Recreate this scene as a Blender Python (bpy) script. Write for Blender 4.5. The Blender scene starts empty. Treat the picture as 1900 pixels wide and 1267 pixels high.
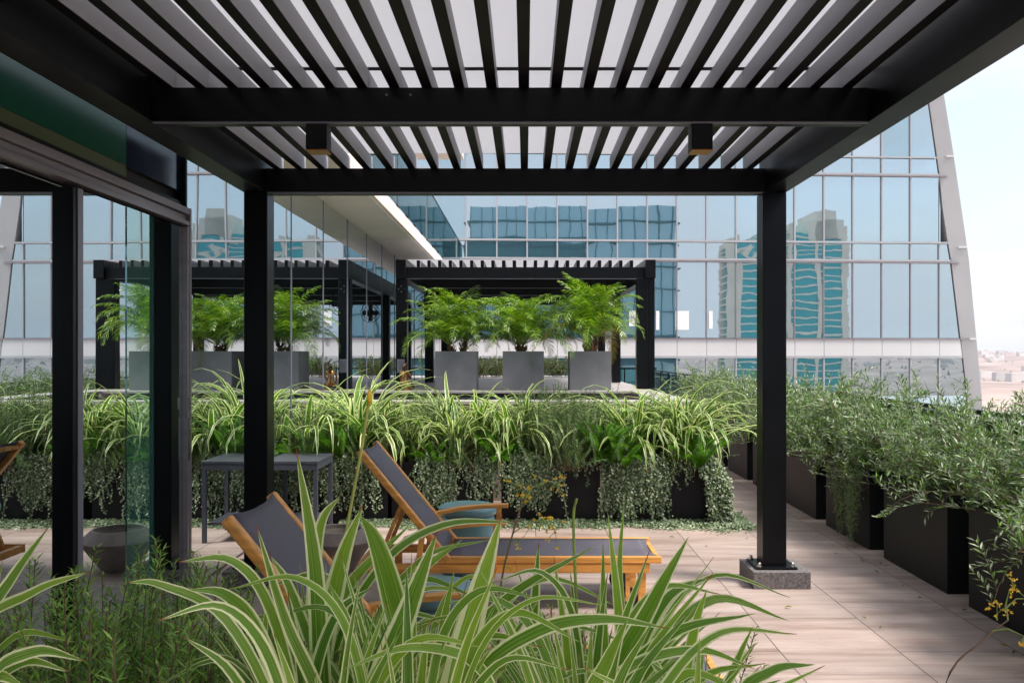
import bpy, math, random
from math import sin, cos, pi, radians as R
from mathutils import Vector, Matrix, noise
random.seed(7)
S = bpy.context.scene
C = S.collection

# ------------------------------------------------------------------ camera, sky, sun, exposure
H = 1.75
F = 1620.0
cam_d = bpy.data.cameras.new('camera'); cam = bpy.data.objects.new('camera', cam_d); C.objects.link(cam)
cam.location = (0, 0, H); cam.rotation_euler = (R(90), 0, 0)
cam_d.sensor_width = 36; cam_d.lens = 36 * F / 1900
cam_d.shift_x = -25 / 1900; cam_d.shift_y = 23.5 / 1900
cam_d.clip_start = 0.05; cam_d.clip_end = 9000
S.camera = cam
S.view_settings.view_transform = 'Standard'; S.view_settings.look = 'None'
S.view_settings.exposure = .98; S.view_settings.gamma = 1
S.render.resolution_x = 1024; S.render.resolution_y = 682

SUN = Vector((0.60, -0.22, 0.95)).normalized()
sun_d = bpy.data.lights.new('sun', 'SUN'); sun = bpy.data.objects.new('sun', sun_d); C.objects.link(sun)
sun_d.energy = 3.1; sun_d.angle = R(15); sun_d.color = (1, .95, .88)
sun.rotation_euler = SUN.to_track_quat('Z', 'Y').to_euler(); sun.location = (20, 8, 40)
W = bpy.data.worlds.new('World'); S.world = W; W.use_nodes = True
nt = W.node_tree; N = nt.nodes; L = nt.links
bg = N['Background']; bg.inputs[1].default_value = 0.15
sky = N.new('ShaderNodeTexSky'); sky.sky_type = 'NISHITA'; sky.sun_disc = False
sky.sun_elevation = math.asin(SUN.z); sky.sun_rotation = math.atan2(SUN.x, SUN.y)
sky.dust_density = 3.0; sky.air_density = 1.0
tc = N.new('ShaderNodeTexCoord'); mp = N.new('ShaderNodeMapping'); mp.inputs['Scale'].default_value = (1, 1, 2.6)
ns = N.new('ShaderNodeTexNoise'); ns.inputs['Scale'].default_value = 2.9; ns.inputs['Detail'].default_value = 7; ns.inputs['Roughness'].default_value = .52
rp = N.new('ShaderNodeValToRGB'); rp.color_ramp.elements[0].position = .42; rp.color_ramp.elements[1].position = .58
rp.color_ramp.elements[0].color = (.42, .42, .42, 1); rp.color_ramp.elements[1].color = (.95, .95, .95, 1)
mx = N.new('ShaderNodeMixRGB'); mx.inputs[2].default_value = (3.75, 3.8, 4.25, 1)
L.new(tc.outputs['Generated'], mp.inputs[0]); L.new(mp.outputs[0], ns.inputs[0]); L.new(ns.outputs['Fac'], rp.inputs[0])
L.new(rp.outputs[0], mx.inputs[0]); L.new(sky.outputs[0], mx.inputs[1]); L.new(mx.outputs[0], bg.inputs[0])

# ------------------------------------------------------------------ helpers
def at(px, py, Y):
    return Vector(((px - 975) / F * Y, Y, H - (py - 657) / F * Y))

class MB:
    def __init__(s): s.v = []; s.f = []; s.m = []; s.uv = []; s.hasuv = False
    def face(s, idx, m=0, uv=None):
        s.f.append(idx); s.m.append(m)
        if uv: s.hasuv = True
        s.uv.append(uv if uv else [(0, 0)] * len(idx))
    def add(s, pts):
        n = len(s.v); s.v.extend([tuple(p) for p in pts]); return n
    def box(s, x0, x1, y0, y1, z0, z1, m=0, mbot=None):
        n = s.add([(x0,y0,z0),(x1,y0,z0),(x1,y1,z0),(x0,y1,z0),(x0,y0,z1),(x1,y0,z1),(x1,y1,z1),(x0,y1,z1)])
        for k, q in enumerate(((0,3,2,1),(4,5,6,7),(0,1,5,4),(1,2,6,5),(2,3,7,6),(3,0,4,7))):
            s.face([n+i for i in q], (mbot if (mbot is not None and k == 0) else m))
        return s
    def bar(s, p0, p1, w, h, m=0, up=(0,0,1), taper=1):
        p0 = Vector(p0); p1 = Vector(p1); d = (p1-p0).normalized(); u = Vector(up)
        r = d.cross(u)
        if r.length < 1e-4: r = Vector((1,0,0))
        r.normalize(); u = r.cross(d).normalized()
        pts = []
        for p, t in ((p0,1),(p1,taper)):
            for a, b in ((-1,-1),(1,-1),(1,1),(-1,1)): pts.append(p + r*(a*w/2*t) + u*(b*h/2*t))
        n = s.add(pts)
        for q in ((0,1,2,3),(7,6,5,4),(0,4,5,1),(1,5,6,2),(2,6,7,3),(3,7,4,0)): s.face([n+i for i in q], m)
        return s
    def tube(s, pts, rad, k=6, m=0, cap=True):
        pts = [Vector(p) for p in pts]; rings = []
        for i, p in enumerate(pts):
            d = (pts[min(i+1,len(pts)-1)] - pts[max(i-1,0)]); d = d.normalized() if d.length > 1e-9 else Vector((0,0,1))
            a = Vector((0,0,1)) if abs(d.z) < .9 else Vector((1,0,0))
            x = d.cross(a).normalized(); y = d.cross(x)
            r = rad[i] if isinstance(rad, (list, tuple)) else rad
            rings.append(s.add([p + (x*cos(2*pi*j/k) + y*sin(2*pi*j/k))*r for j in range(k)]))
        for a, b in zip(rings, rings[1:]):
            for j in range(k): s.face([a+j, a+(j+1)%k, b+(j+1)%k, b+j], m)
        if cap: s.face([rings[0]+j for j in range(k)][::-1], m); s.face([rings[-1]+j for j in range(k)], m)
        return s
    def lathe(s, prof, k=32, c=(0,0,0), m=0):
        rings = [s.add([(c[0]+r*cos(2*pi*j/k), c[1]+r*sin(2*pi*j/k), c[2]+z) for j in range(k)]) for r, z in prof]
        for a, b in zip(rings, rings[1:]):
            for j in range(k): s.face([a+j, a+(j+1)%k, b+(j+1)%k, b+j], m)
        s.face([rings[0]+j for j in range(k)][::-1], m); s.face([rings[-1]+j for j in range(k)], m)
        return s
    def ribbon(s, pts, widths, normal=(0,0,1), fold=.25, m=0, uoff=0.0):
        """leaf blade: 3 verts across, folded along the midrib, uv.x across and uv.y along"""
        pts = [Vector(p) for p in pts]; n = len(pts); rows = []
        nn = Vector(normal)
        for i, p in enumerate(pts):
            d = (pts[min(i+1,n-1)] - pts[max(i-1,0)])
            if d.length < 1e-9: d = Vector((0,0,1))
            d.normalize(); r = d.cross(nn)
            if r.length < 1e-3: r = Vector((1,0,0))
            r.normalize(); u = r.cross(d); w = widths[i]/2
            rows.append(s.add([p - r*w + u*w*fold, p, p + r*w + u*w*fold]))
        for i, (a, b) in enumerate(zip(rows, rows[1:])):
            v0 = i/(n-1); v1 = (i+1)/(n-1)
            s.face([a,a+1,b+1,b], m, [(0,v0),(.5,v0),(.5,v1),(0,v1)])
            s.face([a+1,a+2,b+2,b+1], m, [(.5,v0),(1,v0),(1,v1),(.5,v1)])
    def leaf(s, p, d, l, w, nrm, m=0, fold=.2):
        """small lanceolate leaf: two folded triangles pairs"""
        d = d.normalized(); r = d.cross(nrm)
        if r.length < 1e-3: r = Vector((1,0,0))
        r.normalize(); u = r.cross(d)
        q = p + d*l*.45
        n = s.add([p, q - r*w/2 + u*w*fold, p + d*l, q + r*w/2 + u*w*fold, q])
        s.face([n, n+4, n+2, n+1], m); s.face([n, n+3, n+2, n+4], m)
    def mesh(s, name, mats, smooth=False):
        me = bpy.data.meshes.new(name); me.from_pydata(s.v, [], s.f)
        for mt in (mats if isinstance(mats, (list, tuple)) else [mats]): me.materials.append(mt)
        me.polygons.foreach_set('material_index', s.m)
        if smooth: me.polygons.foreach_set('use_smooth', [True]*len(s.f))
        if s.hasuv:
            u = me.uv_layers.new(name='UVMap'); flat = [c for fc in s.uv for p in fc for c in p]
            u.data.foreach_set('uv', flat)
        me.update(); return me
    def build(s, name, mats, parent=None, smooth=False, bevel=0):
        o = bpy.data.objects.new(name, s.mesh(name, mats, smooth)); C.objects.link(o)
        if parent: o.parent = parent
        if bevel:
            b = o.modifiers.new('bevel', 'BEVEL'); b.width = bevel; b.segments = 2; b.limit_method = 'ANGLE'; b.angle_limit = R(40)
        return o

def tag(o, label=None, cat=None, group=None, kind=None):
    if label: o['label'] = label
    if cat: o['category'] = cat
    if group: o['group'] = group
    if kind: o['kind'] = kind
    return o
def thing(name, label, cat, loc=(0,0,0), rz=0, group=None):
    o = bpy.data.objects.new(name, None); C.objects.link(o); o.location = loc; o.rotation_euler = (0,0,rz); o.empty_display_size = .1
    return tag(o, label, cat, group)
def dup(root, loc, rz=0, label=None, scale=None):
    def cp(o, par):
        c = o.copy(); C.objects.link(c); c.parent = par
        for ch in o.children: cp(ch, c)
        return c
    kids = list(root.children)
    r = root.copy(); C.objects.link(r)
    for ch in kids: cp(ch, r)
    r.location = loc; r.rotation_euler = (0,0,rz)
    if label: r['label'] = label
    if scale: r.scale = (scale,)*3 if not isinstance(scale, tuple) else scale
    return r

# ------------------------------------------------------------------ materials
def newmat(name):
    m = bpy.data.materials.new(name); m.use_nodes = True
    return m, m.node_tree, m.node_tree.nodes['Principled BSDF']
def simple(name, col, rough=.5, metal=0, var=.12, scale=6, bump=0, bscale=60, spec=None, stretch=None):
    m, t, p = newmat(name); p.inputs['Roughness'].default_value = rough; p.inputs['Metallic'].default_value = metal
    if spec is not None: p.inputs['Specular IOR Level'].default_value = spec
    tc = t.nodes.new('ShaderNodeTexCoord'); mpn = t.nodes.new('ShaderNodeMapping')
    if stretch: mpn.inputs['Scale'].default_value = stretch
    n = t.nodes.new('ShaderNodeTexNoise'); n.inputs['Scale'].default_value = scale; n.inputs['Detail'].default_value = 6
    r = t.nodes.new('ShaderNodeValToRGB'); e = r.color_ramp.elements
    e[0].position = .3; e[1].position = .7
    e[0].color = (*[c*(1-var) for c in col], 1); e[1].color = (*[min(1, c*(1+var)) for c in col], 1)
    t.links.new(tc.outputs['Object'], mpn.inputs[0]); t.links.new(mpn.outputs[0], n.inputs[0])
    t.links.new(n.outputs['Fac'], r.inputs[0]); t.links.new(r.outputs[0], p.inputs['Base Color'])
    mr = t.nodes.new('ShaderNodeMapRange'); mr.inputs[3].default_value = max(0, rough-.08); mr.inputs[4].default_value = min(1, rough+.08)
    t.links.new(n.outputs['Fac'], mr.inputs[0]); t.links.new(mr.outputs[0], p.inputs['Roughness'])
    if bump:
        n2 = t.nodes.new('ShaderNodeTexNoise'); n2.inputs['Scale'].default_value = bscale; n2.inputs['Detail'].default_value = 4
        b = t.nodes.new('ShaderNodeBump'); b.inputs['Strength'].default_value = bump; b.inputs['Distance'].default_value = .01
        t.links.new(mpn.outputs[0], n2.inputs[0]); t.links.new(n2.outputs['Fac'], b.inputs['Height']); t.links.new(b.outputs[0], p.inputs['Normal'])
    return m
def leafmat(name, cols, trans=.35, rough=.45, noise_scale=0):
    """per-leaf colour variation between the given colours, with light passing through"""
    m, t, p = newmat(name); p.inputs['Roughness'].default_value = rough
    g = t.nodes.new('ShaderNodeNewGeometry'); r = t.nodes.new('ShaderNodeValToRGB'); el = r.color_ramp.elements
    while len(el) < len(cols): el.new(.5)
    for i, c in enumerate(cols): el[i].position = i/(len(cols)-1); el[i].color = (*c, 1)
    t.links.new(g.outputs['Random Per Island'], r.inputs[0]); t.links.new(r.outputs[0], p.inputs['Base Color'])
    tr = t.nodes.new('ShaderNodeBsdfTranslucent'); h = t.nodes.new('ShaderNodeHueSaturation'); h.inputs['Value'].default_value = 1.5; h.inputs['Saturation'].default_value = 1.15
    t.links.new(r.outputs[0], h.inputs['Color']); t.links.new(h.outputs[0], tr.inputs[0])
    mixs = t.nodes.new('ShaderNodeMixShader'); mixs.inputs[0].default_value = trans
    t.links.new(p.outputs[0], mixs.inputs[1]); t.links.new(tr.outputs[0], mixs.inputs[2])
    t.links.new(mixs.outputs[0], t.nodes['Material Output'].inputs[0])
    return m
def striped(name, green, green2, cream, edge=.13, tip=(.35,.07,.03)):
    m, t, p = newmat(name); p.inputs['Roughness'].default_value = .38
    uv = t.nodes.new('ShaderNodeUVMap'); sp = t.nodes.new('ShaderNodeSeparateXYZ'); t.links.new(uv.outputs[0], sp.inputs[0])
    g = t.nodes.new('ShaderNodeNewGeometry')
    # width of the margin varies from leaf to leaf
    def M(op, a, b=None):
        n = t.nodes.new('ShaderNodeMath'); n.operation = op
        for i, x in enumerate((a, b)):
            if x is None: continue
            if isinstance(x, (int, float)): n.inputs[i].default_value = x
            else: t.links.new(x, n.inputs[i])
        return n.outputs[0]
    d = M('ABSOLUTE', M('SUBTRACT', sp.outputs[0], .5))                       # 0 mid .. .5 edge
    nz = t.nodes.new('ShaderNodeTexNoise'); nz.inputs['Scale'].default_value = 1; nz.inputs['Detail'].default_value = 2
    cv = t.nodes.new('ShaderNodeCombineXYZ'); t.links.new(M('MULTIPLY', sp.outputs[0], 26), cv.inputs[0]); t.links.new(M('MULTIPLY', sp.outputs[1], 1.5), cv.inputs[1]); t.links.new(M('MULTIPLY', g.outputs['Random Per Island'], 50), cv.inputs[2])
    t.links.new(cv.outputs[0], nz.inputs[0])
    dd = M('ADD', d, M('MULTIPLY', M('SUBTRACT', nz.outputs['Fac'], .5), .09))
    lim = M('SUBTRACT', .5 - edge*.6, M('MULTIPLY', g.outputs['Random Per Island'], edge))
    mask = t.nodes.new('ShaderNodeMapRange'); t.links.new(M('SUBTRACT', dd, lim), mask.inputs[0]); mask.inputs[1].default_value = -.015; mask.inputs[2].default_value = .02
    mg = t.nodes.new('ShaderNodeMixRGB'); mg.inputs[1].default_value = (*green, 1); mg.inputs[2].default_value = (*green2, 1)
    fr = M('FRACT', M('MULTIPLY', g.outputs['Random Per Island'], 7.31)); t.links.new(M('ADD', M('MULTIPLY', fr, .75), M('MULTIPLY', M('SUBTRACT', nz.outputs['Fac'], .42), 1.6)), mg.inputs[0]); mg.use_clamp = True
    st = t.nodes.new('ShaderNodeMapRange'); t.links.new(nz.outputs['Fac'], st.inputs[0]); st.inputs[1].default_value = .58; st.inputs[2].default_value = .68; st.inputs[4].default_value = .36
    mc = t.nodes.new('ShaderNodeMixRGB'); t.links.new(M('MAXIMUM', mask.outputs[0], st.outputs[0]), mc.inputs[0]); t.links.new(mg.outputs[0], mc.inputs[1]); mc.inputs[2].default_value = (*cream, 1)
    mt = t.nodes.new('ShaderNodeMixRGB'); tm = t.nodes.new('ShaderNodeMapRange'); t.links.new(sp.outputs[1], tm.inputs[0]); tm.inputs[1].default_value = .955; tm.inputs[2].default_value = .985
    t.links.new(M('MULTIPLY', tm.outputs[0], M('GREATER_THAN', g.outputs['Random Per Island'], .45)), mt.inputs[0]); t.links.new(mc.outputs[0], mt.inputs[1]); mt.inputs[2].default_value = (*tip, 1)
    t.links.new(mt.outputs[0], p.inputs['Base Color'])
    tr = t.nodes.new('ShaderNodeBsdfTranslucent'); h = t.nodes.new('ShaderNodeHueSaturation'); h.inputs['Value'].default_value = 1.35; h.inputs['Saturation'].default_value = 1.1
    t.links.new(mt.outputs[0], h.inputs['Color']); t.links.new(h.outputs[0], tr.inputs[0])
    ms = t.nodes.new('ShaderNodeMixShader'); ms.inputs[0].default_value = .4
    t.links.new(p.outputs[0], ms.inputs[1]); t.links.new(tr.outputs[0], ms.inputs[2]); t.links.new(ms.outputs[0], t.nodes['Material Output'].inputs[0])
    b = t.nodes.new('ShaderNodeBump'); b.inputs['Strength'].default_value = .35; b.inputs['Distance'].default_value = .002
    t.links.new(nz.outputs['Fac'], b.inputs['Height']); t.links.new(b.outputs[0], p.inputs['Normal'])
    return m

def mirror_glass(name, col, rough=.0, wav=.02, wscale=.6, diff=0, dcol=(.02,.1,.08), stretch=(1,1,1)):
    m, t, p = newmat(name); p.inputs['Metallic'].default_value = 1; p.inputs['Roughness'].default_value = rough
    p.inputs['Base Color'].default_value = (*col, 1)
    tc = t.nodes.new('ShaderNodeTexCoord'); mpn = t.nodes.new('ShaderNodeMapping'); mpn.inputs['Scale'].default_value = stretch
    n = t.nodes.new('ShaderNodeTexNoise'); n.inputs['Scale'].default_value = wscale; n.inputs['Detail'].default_value = 1
    b = t.nodes.new('ShaderNodeBump'); b.inputs['Strength'].default_value = 1; b.inputs['Distance'].default_value = wav
    t.links.new(tc.outputs['Object'], mpn.inputs[0]); t.links.new(mpn.outputs[0], n.inputs[0]); t.links.new(n.outputs['Fac'], b.inputs['Height'])
    t.links.new(b.outputs[0], p.inputs['Normal'])
    if diff:
        d = t.nodes.new('ShaderNodeBsdfDiffuse'); d.inputs[0].default_value = (*dcol, 1)
        ms = t.nodes.new('ShaderNodeMixShader'); ms.inputs[0].default_value = diff
        t.links.new(p.outputs[0], ms.inputs[1]); t.links.new(d.outputs[0], ms.inputs[2]); t.links.new(ms.outputs[0], t.nodes['Material Output'].inputs[0])
    return m

m_black = simple('black_powdercoat', (.0028,.0032,.0045), .34, 0, .25, 3, spec=.22)
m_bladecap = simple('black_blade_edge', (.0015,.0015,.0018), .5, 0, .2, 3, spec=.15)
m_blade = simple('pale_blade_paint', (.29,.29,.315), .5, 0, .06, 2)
m_planter = simple('black_planter', (.0042,.0044,.006), .5, 0, .5, 2.5, .05, 90, spec=.25)
m_greypot = simple('grey_fibre_pot', (.17,.17,.18), .6, 0, .12, 5, .05, 70)
m_wood = simple('teak_wood', (.74,.33,.07), .40, 0, .32, 5, .12, 30, stretch=(.6,6,6))
m_sling = simple('charcoal_sling', (.10,.09,.112), .6, 0, .18, 3, .35, 420)
m_hem = simple('sling_hem', (.16,.155,.17), .6, 0, .08, 8)
m_white_metal = simple('white_aluminium', (.60,.595,.585), .45, 0, .03, .5)
m_col = simple('pale_cladding', (.50,.495,.48), .5, 0, .05, .35)
m_alu = simple('anodised_aluminium', (.30,.27,.28), .35, .6, .12, 3, stretch=(1,.1,6))
m_stilel = simple('grey_frame', (.20,.20,.24), .4, .3, .1, 3)
m_soffit = simple('soffit_plaster', (.62,.56,.49), .85, 0, .06, 1.2)
m_fascia = simple('fascia_render', (.72,.63,.56), .8, 0, .08, 2)
m_granite = simple('granite_block', (.15,.135,.135), .75, 0, .5, 55, .3, 90)
m_steel = simple('steel_bolt', (.55,.53,.5), .25, 1, .1, 20)
m_gold = simple('brass_reflector', (.38,.17,.03), .35, .8, .1, 10)
m_bronze = simple('bronze', (.36,.19,.07), .34, .85, .55, 14, .1, 40)
m_bhair = simple('dark_bronze', (.10,.055,.025), .4, .8, .5, 30, .3, 60)
m_blue = simple('teal_ceramic', (.16,.33,.36), .35, 0, .22, 3)
m_table = simple('slate_table', (.05,.054,.07), .38, 0, .12, 2.5)
m_bowl = simple('grey_clay', (.26,.22,.19), .8, 0, .22, 9, .2, 60)
m_soil = simple('soil', (.05,.035,.025), .95, 0, .5, 30, .6, 50)
m_trunk = simple('palm_fibre', (.13,.065,.03), .9, 0, .5, 40, .8, 60)
m_stem = simple('brown_stem', (.16,.10,.06), .8, 0, .3, 40)
m_gstem = simple('green_stem', (.20,.28,.05), .6, 0, .25, 20)
m_ystem = simple('yellow_green_stem', (.42,.42,.10), .6, 0, .25, 15)
m_yellow = simple('yellow_petal', (.75,.48,.03), .6, 0, .3, 40)
m_wheel = simple('black_rubber', (.02,.02,.02), .7)
m_stone = simple('pool_stone', (.34,.27,.235), .65, 0, .25, 6, .1, 40, stretch=(.4,1,4))
m_coping = simple('pool_coping', (.40,.36,.345), .5, 0, .15, 5, .05, 40)
m_dark = simple('dark_core', (.015,.02,.022), .6)
m_litpanel = simple('white_panel', (.8,.82,.8), .7)
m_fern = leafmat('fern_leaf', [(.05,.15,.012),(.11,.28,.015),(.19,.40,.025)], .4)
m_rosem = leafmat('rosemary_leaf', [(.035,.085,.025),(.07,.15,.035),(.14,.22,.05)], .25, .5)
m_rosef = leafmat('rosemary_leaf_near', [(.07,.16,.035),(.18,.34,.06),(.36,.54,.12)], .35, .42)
m_olive = leafmat('olive_leaf', [(.035,.07,.03),(.09,.16,.05),(.17,.32,.04),(.14,.21,.10),(.30,.38,.22),(.40,.47,.34)], .25, .38)
m_palm = leafmat('palm_leaflet', [(.018,.055,.006),(.08,.18,.015),(.17,.31,.03),(.38,.50,.09)], .36, .3)
m_palmd = leafmat('palm_leaflet_dry', [(.20,.20,.03),(.34,.25,.05)], .3)
m_silver = leafmat('silver_leaf', [(.03,.06,.02),(.12,.19,.08),(.22,.28,.14),(.42,.46,.34)], .15, .5)
m_shrub = leafmat('shrub_leaf', [(.04,.07,.02),(.10,.15,.04),(.16,.2,.07)], .25)
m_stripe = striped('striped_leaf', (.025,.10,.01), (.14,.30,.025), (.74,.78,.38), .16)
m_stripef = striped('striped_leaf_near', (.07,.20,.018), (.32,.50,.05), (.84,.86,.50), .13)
m_wallglass = mirror_glass('mirror_glass', (.70,.75,.77), 0, .0016, .9, .08, (.01,.02,.02), (1,1,.5))
m_greenpane = mirror_glass('green_tinted_pane', (.62,.74,.71), .0, .001, .8, .20, (.10,.34,.26))
m_transom = None

def transom_mat():
    m, t, p = newmat('dark_green_glass'); p.inputs['Roughness'].default_value = .22
    p.inputs['Base Color'].default_value = (.012,.085,.055,1); p.inputs['Specular IOR Level'].default_value = .5
    return m
m_transom = transom_mat()
def tower_glass():
    m, t, p = newmat('tower_glass'); p.inputs['Metallic'].default_value = 1; p.inputs['Roughness'].default_value = .01
    tc = t.nodes.new('ShaderNodeTexCoord'); g = t.nodes.new('ShaderNodeNewGeometry')
    r = t.nodes.new('ShaderNodeValToRGB'); r.color_ramp.elements[0].color = (.38,.50,.54,1); r.color_ramp.elements[1].color = (.58,.64,.66,1)
    t.links.new(g.outputs['Random Per Island'], r.inputs[0]); t.links.new(r.outputs[0], p.inputs['Base Color'])
    n = t.nodes.new('ShaderNodeTexNoise'); n.inputs['Scale'].default_value = .55; n.inputs['Detail'].default_value = 1.5
    b = t.nodes.new('ShaderNodeBump'); b.inputs['Strength'].default_value = 1; b.inputs['Distance'].default_value = .0030
    t.links.new(tc.outputs['Object'], n.inputs[0]); t.links.new(n.outputs['Fac'], b.inputs['Height']); t.links.new(b.outputs[0], p.inputs['Normal'])
    d = t.nodes.new('ShaderNodeBsdfDiffuse'); d.inputs[0].default_value = (.10,.22,.27,1)
    ms = t.nodes.new('ShaderNodeMixShader'); ms.inputs[0].default_value = .16
    t.links.new(p.outputs[0], ms.inputs[1]); t.links.new(d.outputs[0], ms.inputs[2]); t.links.new(ms.outputs[0], t.nodes['Material Output'].inputs[0])
    return m
m_tglass = tower_glass()
def roof_mat():
    m, t, p = newmat('translucent_roof_sheet'); p.inputs['Base Color'].default_value = (.60,.605,.63,1); p.inputs['Roughness'].default_value = .6
    tr = t.nodes.new('ShaderNodeBsdfTranslucent'); tr.inputs[0].default_value = (.66,.66,.68,1)
    ms = t.nodes.new('ShaderNodeMixShader'); ms.inputs[0].default_value = .72
    t.links.new(p.outputs[0], ms.inputs[1]); t.links.new(tr.outputs[0], ms.inputs[2]); t.links.new(ms.outputs[0], t.nodes['Material Output'].inputs[0])
    return m
m_roof = roof_mat()
def clear_glass():
    m, t, p = newmat('clear_rail_glass')
    g = t.nodes.new('ShaderNodeBsdfGlossy'); g.inputs['Roughness'].default_value = 0.01; g.inputs[0].default_value = (.8,.95,.95,1)
    tr = t.nodes.new('ShaderNodeBsdfTransparent'); tr.inputs[0].default_value = (.72,.9,.9,1)
    lw = t.nodes.new('ShaderNodeFresnel'); lw.inputs[0].default_value = 1.5
    ms = t.nodes.new('ShaderNodeMixShader'); t.links.new(lw.outputs[0], ms.inputs[0])
    t.links.new(tr.outputs[0], ms.inputs[1]); t.links.new(g.outputs[0], ms.inputs[2]); t.links.new(ms.outputs[0], t.nodes['Material Output'].inputs[0])
    return m
m_clear = clear_glass()
def travertine():
    m, t, p = newmat('travertine_tiles'); tc = t.nodes.new('ShaderNodeTexCoord')
    def M(op, a, b=None, c=None):
        n = t.nodes.new('ShaderNodeMath'); n.operation = op
        for i, x in enumerate((a, b, c)):
            if x is None: continue
            if isinstance(x, (int, float)): n.inputs[i].default_value = x
            else: t.links.new(x, n.inputs[i])
        return n.outputs[0]
    sp = t.nodes.new('ShaderNodeSeparateXYZ'); t.links.new(tc.outputs['Object'], sp.inputs[0])
    cx = t.nodes.new('ShaderNodeCombineXYZ')
    t.links.new(M('ADD', sp.outputs[1], 40.18), cx.inputs[0]); t.links.new(M('ADD', sp.outputs[0], 39.0 - 1.6 + .3), cx.inputs[1])
    br = t.nodes.new('ShaderNodeTexBrick'); br.inputs['Scale'].default_value = 1; br.inputs['Brick Width'].default_value = 1.03; br.inputs['Row Height'].default_value = .7
    br.inputs['Mortar Size'].default_value = .0035; br.inputs['Mortar Smooth'].default_value = .1; br.offset = .36
    br.inputs['Color1'].default_value = (0,0,0,1); br.inputs['Color2'].default_value = (1,1,1,1); br.inputs['Mortar'].default_value = (.5,.5,.5,1)
    t.links.new(cx.outputs[0], br.inputs['Vector'])
    mpn = t.nodes.new('ShaderNodeMapping'); mpn.inputs['Scale'].default_value = (.8, 6.5, 1); t.links.new(tc.outputs['Object'], mpn.inputs[0])
    ad = t.nodes.new('ShaderNodeVectorMath'); ad.operation = 'ADD'; t.links.new(mpn.outputs[0], ad.inputs[0])
    sc = t.nodes.new('ShaderNodeVectorMath'); sc.operation = 'SCALE'; sc.inputs['Scale'].default_value = 13; t.links.new(br.outputs['Color'], sc.inputs[0]); t.links.new(sc.outputs[0], ad.inputs[1])
    n = t.nodes.new('ShaderNodeTexNoise'); n.inputs['Scale'].default_value = 1; n.inputs['Detail'].default_value = 11; n.inputs['Roughness'].default_value = .7; n.inputs['Distortion'].default_value = .5; t.links.new(ad.outputs[0], n.inputs[0])
    r = t.nodes.new('ShaderNodeValToRGB'); e = r.color_ramp.elements; e[0].position = .32; e[0].color = (.24,.165,.13,1); e[1].position = .68; e[1].color = (.46,.375,.335,1)
    x = e.new(.46); x.color = (.355,.27,.232,1)
    t.links.new(n.outputs['Fac'], r.inputs[0])
    n2 = t.nodes.new('ShaderNodeTexNoise'); n2.inputs['Scale'].default_value = 1.3; n2.inputs['Detail'].default_value = 4; t.links.new(tc.outputs['Object'], n2.inputs[0])
    hs = t.nodes.new('ShaderNodeHueSaturation'); t.links.new(r.outputs[0], hs.inputs['Color'])
    t.links.new(M('ADD', M('MULTIPLY', n2.outputs['Fac'], .5), M('ADD', .66, M('MULTIPLY', br.outputs['Color'], .16))), hs.inputs['Value'])
    # small pits
    mp2 = t.nodes.new('ShaderNodeMapping'); mp2.inputs['Scale'].default_value = (14, 60, 1); t.links.new(tc.outputs['Object'], mp2.inputs[0])
    n3 = t.nodes.new('ShaderNodeTexNoise'); n3.inputs['Scale'].default_value = 1; n3.inputs['Detail'].default_value = 3; t.links.new(mp2.outputs[0], n3.inputs[0])
    pit = t.nodes.new('ShaderNodeMapRange'); t.links.new(n3.outputs['Fac'], pit.inputs[0]); pit.inputs[1].default_value = .70; pit.inputs[2].default_value = .76
    mm = t.nodes.new('ShaderNodeMixRGB'); t.links.new(M('MAXIMUM', br.outputs['Fac'], M('MULTIPLY', pit.outputs[0], .55)), mm.inputs[0]); t.links.new(hs.outputs[0], mm.inputs[1]); mm.inputs[2].default_value = (.07,.05,.04,1)
    t.links.new(mm.outputs[0], p.inputs['Base Color'])
    t.links.new(M('ADD', .38, M('MULTIPLY', n2.outputs['Fac'], .3)), p.inputs['Roughness'])
    b = t.nodes.new('ShaderNodeBump'); b.inputs['Strength'].default_value = .4; b.inputs['Distance'].default_value = .004; b.invert = True
    t.links.new(M('ADD', br.outputs['Fac'], M('MULTIPLY', n.outputs['Fac'], .15)), b.inputs['Height']); t.links.new(b.outputs[0], p.inputs['Normal'])
    return m
m_floor = travertine()

# ------------------------------------------------------------------ setting: terrace, terrain
b = MB().box(-30, 4.12, -14, 30, -1.2, 0); o = b.build('terrace_floor', m_floor); tag(o, kind='structure')
A = 2.46      # distance of the glass wall to the left of the camera
# terrain and distant town
def hz(x, y):
    r = math.hypot(x, y)
    h = -46 + 30*max(0, min(1, (r-500)/1500)) + 22*noise.noise(Vector((x/700, y/700, .3)))*min(1, r/500) + 9*noise.noise(Vector((x/190, y/190, 1.7)))
    return h + 26*max(0, min(1, (r-1900)/1200))
b = MB(); n = 120; ring = []
rs = [0]+[40*1.075**i for i in range(64)]
for r in rs:
    ring.append(b.add([(r*cos(2*pi*j/n), r*sin(2*pi*j/n), hz(r*cos(2*pi*j/n), r*sin(2*pi*j/n)) if r > 0 else -46) for j in range(n)]))
for a, c in zip(ring, ring[1:]):
    for j in range(n): b.face([a+j, a+(j+1)%n, c+(j+1)%n, c+j])
m_land = simple('dry_hillside', (.33,.25,.215), .95, 0, .4, .012)
o = b.build('hills', m_land, smooth=True); tag(o, kind='structure')
m_town = simple('town_walls', (.68,.64,.60), .8, 0, .3, .03)
b = MB(); rnd = random.Random(3)
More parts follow.
